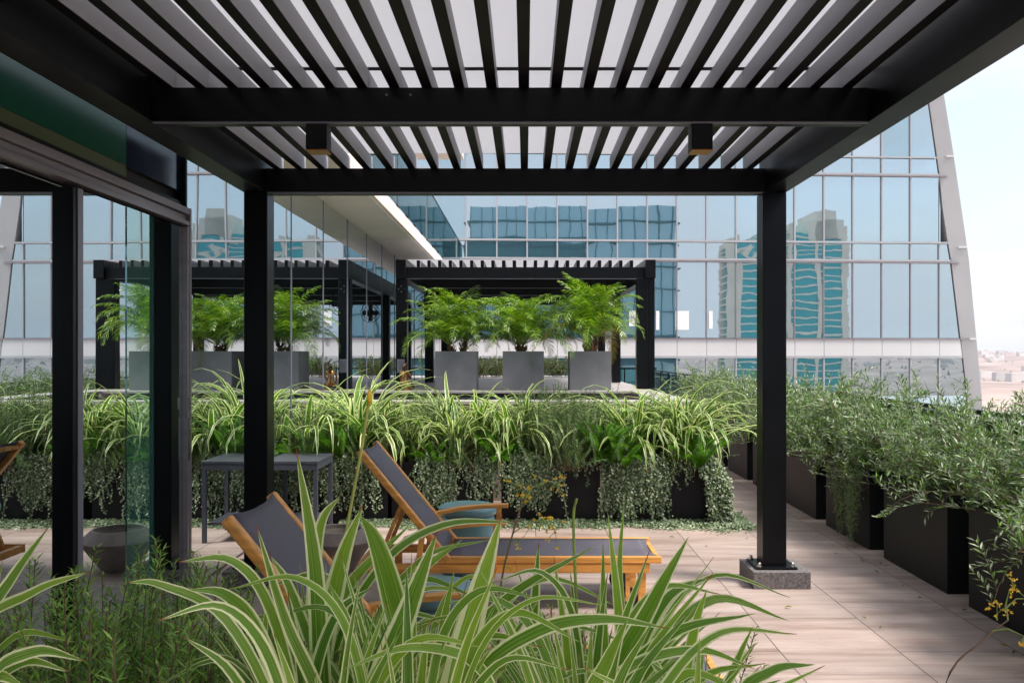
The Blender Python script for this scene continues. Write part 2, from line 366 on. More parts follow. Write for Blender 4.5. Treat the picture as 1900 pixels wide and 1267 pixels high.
for k in range(2600):
    a = rnd.uniform(0, 2*pi); r = rnd.uniform(1300, 3400); x, y = r*cos(a), r*sin(a)
    if y < 0 and rnd.random() < .6: continue
    z = hz(x, y); w = rnd.uniform(8, 22); d = rnd.uniform(8, 18); hh = rnd.uniform(4, 11)
    b.box(x-w/2, x+w/2, y-d/2, y+d/2, z-6, z+hh)
o = b.build('distant_town', m_town); tag(o, 'pale hazy hillside town spread along the horizon', 'town', kind='stuff')
m_far = leafmat('far_tree', [(.11,.11,.07),(.18,.17,.10)], .1)
b = MB()
for k in range(9000):
    a = rnd.uniform(-.3, 2*pi); r = rnd.uniform(900, 2900); x, y = r*cos(a), r*sin(a)
    z = hz(x, y); s = rnd.uniform(.8, 2)
    n0 = b.add([(x-s,y-s,z-1),(x+s,y-s,z-1),(x+s,y+s,z-1),(x-s,y+s,z-1),(x+rnd.uniform(-1,1),y,z+s*1.6)])
    for j in range(4): b.face([n0+j, n0+(j+1)%4, n0+4])
o = b.build('distant_trees', m_far); tag(o, 'scattered dark trees on the far dry hillside', 'trees', kind='stuff')

# ------------------------------------------------------------------ far glass tower
AL = .057; P0Y = 47.5
def wf(u, z, off=0):       # facade coordinates -> world; off > 0 is towards the camera
    return Vector((u*cos(AL) + off*sin(AL), P0Y + u*sin(AL) - off*cos(AL), z))
def uz(px, py):
    t_ = (px-975)/F; u = t_*P0Y/(cos(AL) - t_*sin(AL)); Y = P0Y + u*sin(AL)
    return u, H - (py-657)/F*Y
inner = [uz(*q) for q in ((1800,860),(1789,702),(1779,627),(1762,484),(1747,400),(1740,322),(1722,197),(1700,60))]
outer = [uz(*q) for q in ((1826,860),(1815,715),(1808,640),(1793,480),(1779,385),(1765,290),(1748,185),(1722,50))]
inner = [(inner[0][0]+1.0, -46)] + inner; outer = [(outer[0][0]+1.0, -46)] + outer
def edge(curve, z):
    for (u0, z0), (u1, z1) in zip(curve, curve[1:]):
        if z <= z1: return u0 + (u1-u0)*(z-z0)/(z1-z0)
    (u0, z0), (u1, z1) = curve[-2:]; return u1 + (u1-u0)/(z1-z0)*(z-z1)
tower = thing('glass_tower', 'wide blue glass office tower with leaning white corner column behind the terrace', 'tower', wf(0, -46))
def tpart(mb, name, mat, parent=tower, bevel=0):
    o = mb.build(name, mat, parent, bevel=bevel); o.matrix_parent_inverse = Matrix.Translation(-Vector(tower.location)); return o
def fquad(mb, u0, u1, z0, z1, off0, off1, m=0, curve=None):
    """box on the facade; right side follows the curve if given"""
    a1 = min(u1, edge(curve, z0)) if curve else u1; b1 = min(u1, edge(curve, z1)) if curve else u1
    P = [wf(u0,z0,off1), wf(a1,z0,off1), wf(a1,z0,off0), wf(u0,z0,off0), wf(u0,z1,off1), wf(b1,z1,off1), wf(b1,z1,off0), wf(u0,z1,off0)]
    n = mb.add(P)
    for q in ((0,3,2,1),(4,5,6,7),(0,1,5,4),(1,2,6,5),(2,3,7,6),(3,0,4,7)): mb.face([n+i for i in q], m)
UP = 1.647; U0 = .088 - 8*UP
rows = [(-46,-2.2,'low'),(-2.2,1.59,'vis'),(2.63,6.89,'vis'),(6.89,7.91,'sp'),(7.91,11.73,'vis'),(11.73,12.69,'sp'),(12.69,16.5,'vis'),(16.5,17.5,'sp'),(17.5,21.3,'vis'),(21.3,26,'sp')]
rest = MB(); cnt = 0; rnd = random.Random(11)
def pane(mb, u0, u1, z0, z1):
    j = lambda: rnd.uniform(-.0035, .0035)
    a1 = min(u1, edge(inner, z0)); b1 = min(u1, edge(inner, z1))
    ta, tb = rnd.uniform(-.0016,.0016), rnd.uniform(-.0014,.0014); uc = (u0+u1)/2; zc = (z0+z1)/2
    P = []; nu, nv = 4, 4
    bow = rnd.uniform(-.002, .002)
    for i in range(nv+1):
        z = z0 + (z1-z0)*i/nv; ue = min(u1, edge(inner, z))
        for k in range(nu+1):
            u = u0 + (ue-u0)*k/nu
            off = ta*(u-uc) + tb*(z-zc) + bow*(1-((2*k/nu)-1)**2)*(1-((2*i/nv)-1)**2)
            P.append(wf(u, z, off))
    n = mb.add(P)
    for i in range(nv):
        for k in range(nu): mb.face([n+i*(nu+1)+k, n+i*(nu+1)+k+1, n+(i+1)*(nu+1)+k+1, n+(i+1)*(nu+1)+k])
for (z0, z1, kd) in rows:
    for c in range(26):
        u0 = U0 + c*UP; u1 = u0 + UP
        if u0 > edge(inner, z0) - .1 : continue
        if min(u1, edge(inner, z1)) - u0 < .12: u1 = u0 + .12
        u0p, u1p = u0+.02, u1-.02
        if c >= 6 and kd in ('vis','sp') and -3 < z0 < 12 and cnt < 96:
            mb = MB(); pane(mb, u0p, u1p, z0+.02, z1-.02); o = tpart(mb, 'window_pane', m_tglass); o.data.polygons.foreach_set('use_smooth', [True]*len(mb.f)); cnt += 1
        else: pane(rest, u0p, u1p, z0+.02, z1-.02)
o = tpart(rest, 'window_pane', m_tglass); o['kind'] = 'stuff'; o.data.polygons.foreach_set('use_smooth', [True]*len(rest.f))
m_mull = simple('pale_mullion', (.38,.39,.40), .4, 0, .08, .5); fr = MB(); frd = MB()
for c in range(27):
    u = U0 + c*UP
    for (z0, z1, kd) in rows:
        if u > edge(inner, z1)-.05: continue
        if kd == 'vis' and 2 < z0 < 3: fquad(frd, u-.03, u+.03, z0, z1-.05, -.05, .07)
        else: fquad(fr, u-.036, u+.036, z0, z1, -.05, .10)
for z in (-2.2, 1.59, 6.95, 7.95, 11.75, 12.69, 16.5, 17.5, 21.3):
    h_ = .055 if z < 8.2 else .045
    fquad(fr, U0, 99, z-h_, z+h_, .101, .13, curve=inner)
for z in (2.60, 6.84, 11.66):
    fquad(frd, U0, 99, z-.035, z+.035, -.05, .16, curve=[(a_+.45, b_) for a_, b_ in inner])
tpart(fr, 'mullion_grid', m_mull); tpart(frd, 'dark_mullion_grid', m_alu)
bd = MB()
for c in range(26):
    u0 = U0+c*UP
    if u0 > edge(inner, 2.6)-.1: continue
    fquad(bd, u0+.012, u0+UP-.012, 1.65, 2.56, -.05, .10, curve=inner)
tpart(bd, 'white_band', m_white_metal)
co = MB(); zs = [-46,-20,-6,-2.2,0,1.59,2.6,4,5.5,6.9,8.5,10,11.7,13,14.5,16,18,20,23,26]
P = []
for z in zs:
    a_ = edge(inner, z)+.10; c_ = edge(outer, z)
    P += [wf(a_, z, .0), wf(c_, z, .25), wf(c_, z, -9), wf(a_, z, -9)]
n = co.add(P)
for i in range(len(zs)-1):
    for j in range(4): co.face([n+i*4+j, n+i*4+(j+1)%4, n+(i+1)*4+(j+1)%4, n+(i+1)*4+j])
co.face([n+(len(zs)-1)*4+j for j in range(4)])
tpart(co, 'corner_column', m_col)
jt = MB()
for z in (2.60, 7.7, 12.75):
    P = [wf(edge(inner,z)+.5, z-.045, .26), wf(edge(outer,z)-.01, z-.045, .28), wf(edge(outer,z)-.01, z+.045, .28), wf(edge(inner,z)+.5, z+.045, .26),
         wf(edge(inner,z)+.5, z-.045, .0), wf(edge(outer,z)-.01, z-.045, .0), wf(edge(outer,z)-.01, z+.045, .0), wf(edge(inner,z)+.5, z+.045, .0)]
    n = jt.add(P)
    for q in ((0,1,2,3),(7,6,5,4),(0,4,5,1),(1,5,6,2),(2,6,7,3),(3,7,4,0)): jt.face([n+i for i in q])
tpart(jt, 'column_joint', m_white_metal)
core = MB(); fquad(core, U0-1, 99, -46, 26, -14, -.15, curve=inner); tpart(core, 'core', m_dark)
for (p0, p1, q0, q1) in ((1253,1278,577,612),(1315,1322,577,610),(1217,1223,577,612),(1167,1182,577,605)):
    (ua, za) = uz(p0, q1); (ub, zb) = uz(p1, q0); mb = MB(); fquad(mb, ua, ub, za, zb, .02, .05); tpart(mb, 'painted_lit_panel', m_litpanel)  # lit panels inside the tower, their light painted as flat white

# buildings that stand behind the viewer and show as reflections in the tower
def refl(px, py, Yv):
    """place of the real thing whose mirror image in the tower appears towards px,py"""
    v = at(px, py, Yv); nrm = Vector((sin(AL), -cos(AL), 0)); p0 = Vector((0, P0Y, 0)); d = (v-p0).dot(nrm)
    return v - nrm*2*d
m_teal = mirror_glass('teal_glass', (.06,.50,.55), .08, .01, .2, .6, (.02,.34,.38))
m_teal2 = mirror_glass('blue_glass', (.45,.62,.70), .08, .01, .2, .5, (.25,.45,.52))
m_dteal = simple('dark_teal_band', (.03,.14,.17), .4, 0, .2, .1)
m_cream = simple('cream_concrete', (.82,.78,.66), .8, 0, .08, .1)
def block(name, label, pxa, pxb, pytop, Yv, depth, floor_h, strips, crown=None):
    pa = refl(pxa, 657, Yv); pb = refl(pxb, 657, Yv); ztop = H + (657-pytop)/F*Yv
    c = (pa+pb)/2; w = (pb-pa).length; ang = math.atan2(pb.y-pa.y, pb.x-pa.x)
    t = thing(name, label, 'tower', (c.x, c.y, -46), ang)
    # local frame: x along the face, the face looks towards +Y side (to the tower): find the sign
    fwd = Matrix.Rotation(ang, 3, 'Z') @ Vector((0,1,0)); s = 1 if fwd.y > 0 else -1
    g = MB(); y0, y1 = sorted((0, -s*depth)); g.box(-w/2, w/2, y0, y1, 0, ztop+46); g.build('glass_body', m_teal if strips else m_teal2, t)
    sl = MB(); z = 0
    while z < ztop+46:
        sl.box(-w/2-.6, w/2+.6, y0-.6, y1+.6, z, z+floor_h*(.2 if strips else .06)); z += floor_h
    sl.build('floor_slab', m_cream if strips else m_dteal, t)
    if not strips:
        v = MB(); q = -w/2
        while q < w/2: v.box(q-.06, q+.06, y0-.3, y1+.3, 0, ztop+46); q += 2.2
        v.build('mullion', m_dteal, t)
        v = MB().box(-w/2-.3, w/2*.15, y0-.4, y1+.4, ztop+46-9, ztop+46-5.5).box(-.1*w, w/2+.3, y0-.4, y1+.4, ztop+46-27, ztop+46-22); v.build('teal_band', m_dteal, t)
    if strips:
        v = MB()
        for xa, xb in strips: v.box(w*xa, w*xb, y0-.9, y1+.9, 0, ztop+46+3)
        v.build('wall_strip', m_cream, t)
    if crown:
        k = MB()
        for xa, xb, hc in crown: k.box(w*xa, w*xb, y0-1.2, y1+1.2, ztop+46-3, ztop+46+hc)
        k.build('crown', m_cream, t)
    return t
block('apartment_tower', 'blue balconied apartment tower mirrored in the facade left of the pergola post', 1349, 1432, 448, 420, 18, 3.6, ((-.5,-.28),(.22,.3)))
block('apartment_tower', 'teal apartment tower with cream crown mirrored in the facade right of the pergola post', 1462, 1572, 430, 420, 20, 3.6, ((-.5,-.42),(-.05,.02),(.38,.5)), ((-.2,.42,6),(-.1,.32,10)))
block('office_block', 'pale blue office block mirrored in the middle of the glass facade', 868, 1254, 385, 150, 14, 3.9, None)
#, 1752, 380, 420, 14, 3.6, ((-.5,-.2),(.2,.5)))

# low neighbouring building
t = thing('low_building', 'low pale flat roofed building seen beyond the olive bushes on the right', 'building', (31, 40, -46))
MB().box(-6, 8, -7, 7, 0, 44).build('wall', m_cream, t); MB().box(-6.4, 8.4, -7.4, 7.4, 44, 44.6).build('roof', m_white_metal, t)

# ------------------------------------------------------------------ our building: glass wall, slabs, balcony
gw = thing('glass_wall', 'tall mirror glass wall of the house along the left side of the terrace', 'glass wall', (-A, 6, 0))
def gpart(mb, name, mat, parent=gw, bevel=0):
    o = mb.build(name, mat, parent, bevel=bevel); q = Vector((0,0,0)); p = parent
    while p: q += Vector(p.location); p = p.parent
    o.matrix_parent_inverse = Matrix.Translation(-q); return o
rnd = random.Random(5)
def gpane(y0, y1, z0, z1, x=-A, mat=m_wallglass, name='glass_pane', par=gw, tilt=.0012):
    ta, tb = rnd.uniform(-tilt, tilt), rnd.uniform(-tilt, tilt)
    mb = MB(); yc = (y0+y1)/2; zc = (z0+z1)/2
    f_ = lambda y, z: x + ta*(y-yc) + tb*(z-zc)
    n = mb.add([(f_(y0,z0),y0,z0),(f_(y1,z0),y1,z0),(f_(y1,z1),y1,z1),(f_(y0,z1),y0,z1),(x-.02,y0,z0),(x-.02,y1,z0),(x-.02,y1,z1),(x-.02,y0,z1)])
    for q in ((0,1,2,3),(7,6,5,4),(0,4,5,1),(1,5,6,2),(2,6,7,3),(3,7,4,0)): mb.face([n+i for i in q])
    return gpart(mb, name, mat, par)
y = 6.27; js = []
while y < 25:
    gpane(y+.006, min(y+1.44,25.2), 0.03, 3.63); js.append(y+1.443); y += 1.45
mb = MB()
for y in js: mb.box(-A-.01, -A+.008, y-.006, y+.006, .02, 3.63)
gpart(mb, 'silicone_joint', m_stilel)
# sliding doors
door = thing('sliding_door', 'dark framed sliding glass door at the near left edge', 'door', (-A, 4, 0))
gpane(.3, 4.66, .06, 2.64, par=door, tilt=.0004); gpane(4.735, 6.2, .06, 2.64, x=-A+.045, par=door, tilt=.0004)
gpane(5.28, 5.66, .06, 2.64, x=-A+.050, mat=m_greenpane, name='overlapping_pane', par=door, tilt=.0003)
mb = MB().box(-A-.02, -A+.056, 4.64, 4.73, .0, 2.64); gpart(mb, 'stile', m_black, door, .004)
mb = MB().box(-A+.057, -A+.062, 4.68, 4.735, .0, 2.64); gpart(mb, 'stile_edge', m_stilel, door)
mb = MB().box(-A-.02, -A+.075, 6.165, 6.20, .0, 2.655).box(-A-.02, -A+.078, 6.207, 6.232, 0, 2.785).box(-A-.02, -A+.05, 6.236, 6.262, 0, 2.785); gpart(mb, 'jamb', m_alu, door, .002)
mb = MB().box(-A+.076, -A+.09, 6.175, 6.195, 1.36, 1.44); mb.box(-A+.076, -A+.084, 6.172, 6.195, 1.0, 1.3); gpart(mb, 'door_handle', m_steel, door)
mb = MB().box(-A-.03, -A+.075, .3, 6.205, 2.66, 2.69).box(-A-.03, -A+.05, .3, 6.205, 2.693, 2.735).box(-A-.03, -A+.075, .3, 6.205, 2.738, 2.785); gpart(mb, 'head_rail', m_alu, door, .003)
mb = MB().box(-A-.03, -A+.06, .3, 6.262, .0, .055); gpart(mb, 'sill', m_alu, door)
m_olstrip = simple('olive_strip', (.075,.105,.045), .35, 0, .15, 1.5); m_navy = simple('navy_glass', (.008,.014,.035), .15, 0, .2, 2)
mb = MB().box(-A-.02, -A, .3, 5.38, 2.91, 3.62); gpart(mb, 'transom_panel', m_transom)
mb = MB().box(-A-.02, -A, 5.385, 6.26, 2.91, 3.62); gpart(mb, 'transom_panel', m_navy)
mb = MB().box(-A-.02, -A, .3, 5.38, 2.835, 2.908); gpart(mb, 'olive_band', m_olstrip)  # plain olive strip set between the gasket and the green panel
mb = MB().box(-A-.02, -A+.035, 6.235, 6.262, 2.79, 3.62); gpart(mb, 'transom_post', m_black)
mb = MB().box(-A-.02, -A+.012, .3, 6.23, 2.79, 2.833); gpart(mb, 'black_gasket', m_black)

hb = thing('house_block', 'upper floors of the house with beige balcony slabs above the glass wall', 'building', (-5, 10, 0))
mb = MB().box(-9, -1.8, -6, 25.4, 3.63, 3.82); sl = gpart(mb, 'balcony_slab', m_fascia, hb, .006)
mb = MB().box(-2.9, -1.84, -5.9, 25.3, 3.612, 3.627); gpart(mb, 'soffit', m_soffit, hb)
mb = MB().box(-9, -1.8, -6, 25.4, 7.4, 7.6); gpart(mb, 'balcony_slab', m_fascia, hb, .006)
mb = MB().box(-9, -2.52, -6, 25.2, 0, 3.61); gpart(mb, 'core', m_dark, hb)
mb = MB().box(-9, -4.2, -6, 25.2, 3.83, 7.39); gpart(mb, 'upper_glazing', m_tglass, hb)
rl = thing('balcony_railing', 'dark glazed balcony railing above the beige slab edge', 'railing', (-1.86, 15, 3.82))
mb = MB()
y = 6.0
while y < 25.4: gpart(MB().box(-1.88, -1.845, y-.03, y+.03, 3.82, 4.86), 'baluster', m_black, rl); y += .96
gpart(MB().box(-1.895, -1.83, -5.9, 25.3, 4.86, 4.90), 'handrail', m_black, rl); gpart(MB().box(-1.84, -1.828, -5.9, 25.3, 3.88, 4.84), 'glass_pane', m_clear, rl)
rl['label'] = 'dark glazed balcony railing above the beige slab edge'

# ------------------------------------------------------------------ pergolas
def pergola(name, label, y_beams, x0, x1, posts, zb=2.98, base_z=0, blocks=False):
    t = thing(name, label, 'pergola', ((x0+x1)/2, y_beams[-1], base_z)); oy = y_beams[-1]; ox = (x0+x1)/2
    T = Matrix.Translation(Vector((-ox, -oy, -base_z)))
    def part(mb, nm, mat, bevel=0.003, par=t):
        for i, v in enumerate(mb.v): mb.v[i] = (v[0]-ox, v[1]-oy, v[2]-base_z)
        return mb.build(nm, mat, par, bevel=bevel)
    ztop = zb+.18
    for xa, xb in ((x0, x0+.165), (x1-.165, x1)):
        part(MB().box(xa, xb, y_beams[0]-.06, y_beams[-1]+.17, zb, ztop+.115), 'side_beam', m_black)
    for i, yb in enumerate(y_beams):
        w = .115 if 0 < i < len(y_beams)-1 else .17
        bm = part(MB().box(x0+.168, x1-.168, yb, yb+w, zb+.001, ztop), 'cross_beam', m_black)
        # a thin flange under the beam
        part(MB().box(x0+.17, x1-.17, yb+.004, yb+.02, zb-.008, zb), 'flange', m_stilel, 0)
    for a, c in zip(y_beams, y_beams[1:]):
        xc = -.0085; k0 = math.ceil((x0+.22-xc)/.172); k1 = math.floor((x1-.22-xc)/.172)
        for k in range(k0, k1+1):
            x = xc + k*.172
            ya = a+.02 if a == y_beams[0] else a+.0585; yc_ = c+.135 if c == y_beams[-1] else c+.0575
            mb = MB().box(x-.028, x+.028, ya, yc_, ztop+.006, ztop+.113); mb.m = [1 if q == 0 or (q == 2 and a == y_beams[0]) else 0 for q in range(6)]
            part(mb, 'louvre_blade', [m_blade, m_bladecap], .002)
        part(MB().box(x0+.168, x1-.168, a+.085, c+.065, ztop+.128, ztop+.134), 'roof_sheet', m_roof, 0)
    for yb in y_beams[1:-1]: part(MB().box(x0+.168, x1-.168, yb+.068, yb+.082, ztop+.115, ztop+.14), 'roof_seam', m_black, 0)
    for (px_, py_) in posts:
        p = part(MB().box(px_-.09, px_+.09, py_-.09, py_+.09, base_z+(.128 if blocks else 0)+.01, zb-.001), 'post', m_black, .006)
        if blocks:
            part(MB().box(px_-.155, px_+.155, py_-.155, py_+.155, .129, .145), 'base_plate', m_black, .003, )
            for sx in (-1, 1):
                for sy in (-1, 1):
                    mb = MB().lathe([(.02,0),(.02,.012),(.013,.013),(.013,.028),(.007,.034)], 10, (px_+sx*.125, py_+sy*.125, .145)); part(mb, 'bolt', m_steel, 0)
    return t, part
p1, part1 = pergola('pergola', 'large black louvred pergola over the loungers in the foreground', [.6, 2.6, 4.62, 6.63], -2.145, 1.985,
                    [(1.893, 6.72), (-2.05, 6.72), (1.893, .75), (-2.05, .75)], blocks=True)
for x in (-.35,-.29): 
    for z in (3.13,): part1(MB().lathe([(.008,0),(.008,.004)], 10, (0,0,0)) if False else MB().bar((x*2.1,4.616,3.12),(x*2.1,4.622,3.12),.012,.012), 'bolt', m_stilel, .003)
mb = MB(); mb.tube([(-1.975,4.58,3.155),(-1.975,4.70,3.155)], .055, 20); part1(mb, 'bracket', m_black, 0)
for i, (bx, by) in enumerate(((1.893,6.72),(-2.05,6.72),(1.893,.75),(-2.05,.75))):
    o = MB().box(-.215,.215,-.215,.215,0,.128).build('footing_block', m_granite, bevel=.005); o.location = (bx+ (.02 if i==0 else 0), by, 0)
    tag(o, ['speckled grey granite block under the right black pergola post', 'speckled grey granite block under the left black post beside the glass', 'granite block under the near right post', 'granite block under the near left post'][i], 'footing', 'granite footing blocks')
    if i > 1: bpy.data.objects.remove(o)
lamp = None
for i, x in enumerate((-1.108, .936)):
    t = thing('hanging_lamp', ['black box downlight under the cross beam on the left', 'black box downlight under the cross beam on the right'][i], 'lamp', (x, 4.675, 2.98), 0, 'box downlights under the pergola beam')
    mb = MB().box(-.056,.056,-.055,.055,-.146,-.010); mb.m = [0]*6
    mb.build('housing', m_black, t, bevel=.004); MB().box(-.0565,.0565,-.0555,.0555,-.153,-.147).build('reflector_rim', m_gold, t, bevel=.003)
p2, part2 = pergola('pergola', 'smaller looking black louvred pergola behind the potted palms', [14.07, 16.1, 18.1, 20, 21.6], -2.085, 2.09,
                    [(-2.0,14.16),(1.885,14.16),(-2.0,18.2),(1.885,18.2),(-2.0,21.7),(1.885,21.7)], zb=2.97, base_z=1.15)
part2(MB().box(1.978, 2.085, 14.08, 14.4, 1.16, 2.968), 'post', m_black, .004)
mb = MB()
for dx, dz in ((0,.045),(0,-.045),(.045,0),(-.045,0)): mb.bar((-2.0+dx,14.066,2.80+dz),(-2.0+dx,14.072,2.80+dz),.014,.014)
part2(mb, 'bolt', m_steel, 0)
def fan(x, y, z, lab):
    t = thing('wall_fan', lab, 'fan', (x,y,z), 0, 'black fans under the far pergola')
    mb = MB()
    for r in (.2,.14,.08):
        mb.tube([(r*cos(2*pi*k/24),-.05-(.2-r)*.3,r*sin(2*pi*k/24)) for k in range(25)], .006, 5)
    for k in range(14): a=2*pi*k/14; mb.bar((0,-.09,0),(.2*cos(a),-.05,.2*sin(a)),.005,.005)
    mb.build('cage', m_black, t)
    mb = MB()
    for k in range(4):
        a=2*pi*k/4; mb.bar((.03*cos(a),-.03,.03*sin(a)),(.17*cos(a),-.02,.17*sin(a)),.09,.008, up=(0.3,1,0))
    mb.build('blade', m_wheel, t)
    mb = MB(); mb.tube([(0,-.04,0),(0,.12,0)],[.05,.06],12); mb.bar((0,.08,0),(0,.1,.3),.03,.03); mb.build('motor', m_black, t)
fan(-1.72, 15.2, 2.62, 'black caged fan hanging behind the leftmost palm'); fan(-1.72, 18.0, 2.6, 'black caged fan further back near the rear left post')

# ------------------------------------------------------------------ raised pool and deck
pool = thing('raised_pool', 'raised stone pool with grey coping behind the planters', 'pool', (-.25, 11.9, 0))
gpart(MB().box(-A+.02, 1.95, 10.42, 10.72, 0, 1.15).box(1.66, 1.95, 10.722, 13.3, 0, 1.15), 'stone_wall', m_stone, pool)
mb = MB().box(-A+.02, 2.0, 10.38, 10.76, 1.152, 1.19).box(1.62, 2.0, 10.762, 13.3, 1.152, 1.19).box(-A+.02, 2.0, 13.302, 14.0, 1.152, 1.19); gpart(mb, 'coping', m_coping, pool, .004)
gpart(MB().box(-A+.03, 1.64, 10.73, 13.3, .3, .5), 'pool_floor', m_dark, pool)
mw, wt, wp = newmat('pool_water'); wp.inputs['Base Color'].default_value = (.01,.03,.035,1); wp.inputs['Roughness'].default_value = .03
wn = wt.nodes.new('ShaderNodeTexNoise'); wn.inputs['Scale'].default_value = 6; wb = wt.nodes.new('ShaderNodeBump'); wb.inputs['Distance'].default_value = .01; wb.inputs['Strength'].default_value=.5
wt.links.new(wn.outputs['Fac'], wb.inputs['Height']); wt.links.new(wb.outputs[0], wp.inputs['Normal'])
o = MB().box(-A+.03, 1.65, 10.725, 13.3, .52, 1.10).build('water', mw); tag(o, kind='structure')
o = MB().box(-A+.02, 2.1, 14.01, 24.5, 0, 1.15).build('raised_deck', m_coping); tag(o, kind='structure')
tag(MB().box(1.1,1.45,10.40,10.419,.93,1.03).build('overflow_slot', m_wheel, bevel=.01), 'dark oval overflow slot in the pool wall', 'pool outlet')

# terrace edge railing
t = thing('glass_railing', 'glass terrace railing with dark top rail behind the olive bushes', 'railing', (4, 14, 0))
gpart(MB().box(3.97,4.03,-2,27,1.22,1.26), 'handrail', m_black, t)
mb = MB(); y = -1.5
while y < 27: gpart(MB().box(3.98,4.02,y-.03,y+.03,0,1.22), 'baluster', m_black, t); y += 1.3
gpart(MB().box(3.99,4.002,-2,27,.1,1.2), 'glass_pane', m_clear, t)
t = thing('glass_railing', 'glass railing with dark rail behind the far pergola', 'railing', (0, 26, 1.15))
gpart(MB().box(-2.4,3.9,25.97,26.03,1.30,1.35), 'handrail', m_black, t); gpart(MB().box(-2.4,3.9,25.99,26.0,.1,1.3), 'glass_pane', m_clear, t)
mb = MB()
for k in range(9): gpart(MB().box(-2.3+.75*k-.02,-2.3+.75*k+.02,25.98,26.02,0,1.3), 'baluster', m_black, t)

# ------------------------------------------------------------------ planters
def planter(loc, sx, sy, h, label, group, mat=m_planter, name='planter_box', cat='planter'):
    t = thing(name, label, cat, loc, 0, group)
    mb = MB(); w = .025
    mb.box(-sx/2, sx/2, -sy/2, sy/2, 0, h-.06)
    mb.box(-sx/2, sx/2, -sy/2, -sy/2+w, h-.0605, h); mb.box(-sx/2, sx/2, sy/2-w, sy/2, h-.0605, h)
    mb.box(-sx/2, -sx/2+w, -sy/2+w, sy/2-w, h-.0605, h); mb.box(sx/2-w, sx/2, -sy/2+w, sy/2-w, h-.0605, h)
    mb.build('box', mat, t); MB().box(-sx/2+w+.002, sx/2-w-.002, -sy/2+w+.002, sy/2-w-.002, h-.059, h-.045).build('soil', m_soil, t)
    return t
mid_x = (-1.93, -.87, .26, 1.38)
labs = ['black planter box of the middle row touching the glass wall', 'black planter box second from the glass wall in the middle row', 'black planter box in the middle row behind the lounger foot end', 'rightmost black planter box of the middle row with silver trailer on its corner']
for x, lb in zip(mid_x, labs): planter((x, 9.42, 0), 1.02, .82, .64, lb, 'black planters of the middle row')
olive_y = [3.5+1.44*i+.56 for i in range(10)]
ol = ['nearest', 'second', 'third', 'fourth', 'fifth', 'sixth', 'seventh', 'eighth', 'ninth', 'farthest']
for i, y in enumerate(olive_y): planter((3.5, y, 0), .84, 1.13, .70, 'black planter under the olive bushes, %s from the camera' % ol[i], 'black planters of the olive row')
planter((-.9, 1.55, 0), 2.0, .8, .72, 'black planter box holding the left foreground plants', 'foreground planters')
planter((1.15, 1.55, 0), 2.0, .8, .72, 'black planter box holding the right foreground plants', 'foreground planters')

# ------------------------------------------------------------------ plants
def arch(rnd, base, az, length, lean, droop, n=9, twist=0):
    """points of an arching blade"""
    p = Vector(base); el = lean; pts = [p.copy()]; st = length/(n-1)
    for i in range(n-1):
        t = (i+1)/(n-1); e = el - droop*t*t
        d = Vector((cos(az)*cos(e), sin(az)*cos(e), sin(e))); p = p + d*st; pts.append(p.copy()); az += twist/(n-1)
    return pts
def blade_w(n, w, k=.25):
    out = []
    for i in range(n):
        t = i/(n-1); out.append(w*(min(1, .55+t*1.6) if t < .3 else 1)*(1 - max(0, (t-.35)/.65)**1.7)*1.0 + .0006)
    return out
def striped_mesh(seed, nl, L0, L1, w):
    rnd = random.Random(seed); mb = MB()
    for k in range(nl):
        az = rnd.uniform(0, 2*pi); q = rnd.random()
        l = rnd.uniform(L0, L1); lean = R(rnd.uniform(42, 87)); droop = R(rnd.uniform(50, 165)) * (1 if q > .3 else 1.25)
        base = (rnd.gauss(0,.05), rnd.gauss(0,.05), rnd.uniform(0,.12))
        pts = arch(rnd, base, az, l, lean, droop, 9, rnd.uniform(-.5,.5))
        mb.ribbon(pts, blade_w(9, w*rnd.uniform(.7,1.25)), (0,0,1), .3)
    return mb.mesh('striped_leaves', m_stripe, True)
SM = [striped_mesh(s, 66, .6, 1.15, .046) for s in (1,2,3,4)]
def inst(mesh, name, loc, rz, sc, label, cat, group):
    o = bpy.data.objects.new(name, mesh); C.objects.link(o); o.location = loc; o.rotation_euler = (0,0,rz); o.scale = (sc,)*3 if not isinstance(sc, tuple) else sc
    return tag(o, label, cat, group)
rnd = random.Random(21)
xs = [(-2.28,9.25),(-2.05,9.62),(-1.72,9.3),(-1.45,9.62),(-1.22,9.28),(-.98,9.6),(-.72,9.3),(-.5,9.62),(-.25,9.3),(-.02,9.6),(1.02,9.55),(1.18,9.3),(1.42,9.6),(1.6,9.32),(1.8,9.55),(-1.85,9.7),(-.85,9.72),(-.12,9.45),(1.3,9.72)]
desc = ['against the glass wall at the front','against the glass wall at the back','just right of the left post, front row','just right of the left post, back row','left of the lounger back, front row','left of the lounger back, back row',
 'above the tall lounger backrest, front row','above the lounger backrest, back row','above the teal stool, front row','left of the rosemary bush, back row','right of the fern, back row','right of the fern, front row','below the right pot, back row','near the right planter end, front row','at the right planter end, back row','behind the left post against the pool wall','behind the lounger backrest against the pool wall','touching the rosemary bush from the left','under the right pot against the pool wall']
for i, ((x, y), d) in enumerate(zip(xs, desc)):
    inst(SM[i%4], 'striped_grass_plant', (x, y, .60), rnd.uniform(0,6.28), rnd.uniform(.90,1.26)*(.80 if -1.5 < x < -.9 else 1), 'cream striped arching grass plant '+d, 'striped plant', 'striped plants of the middle row')
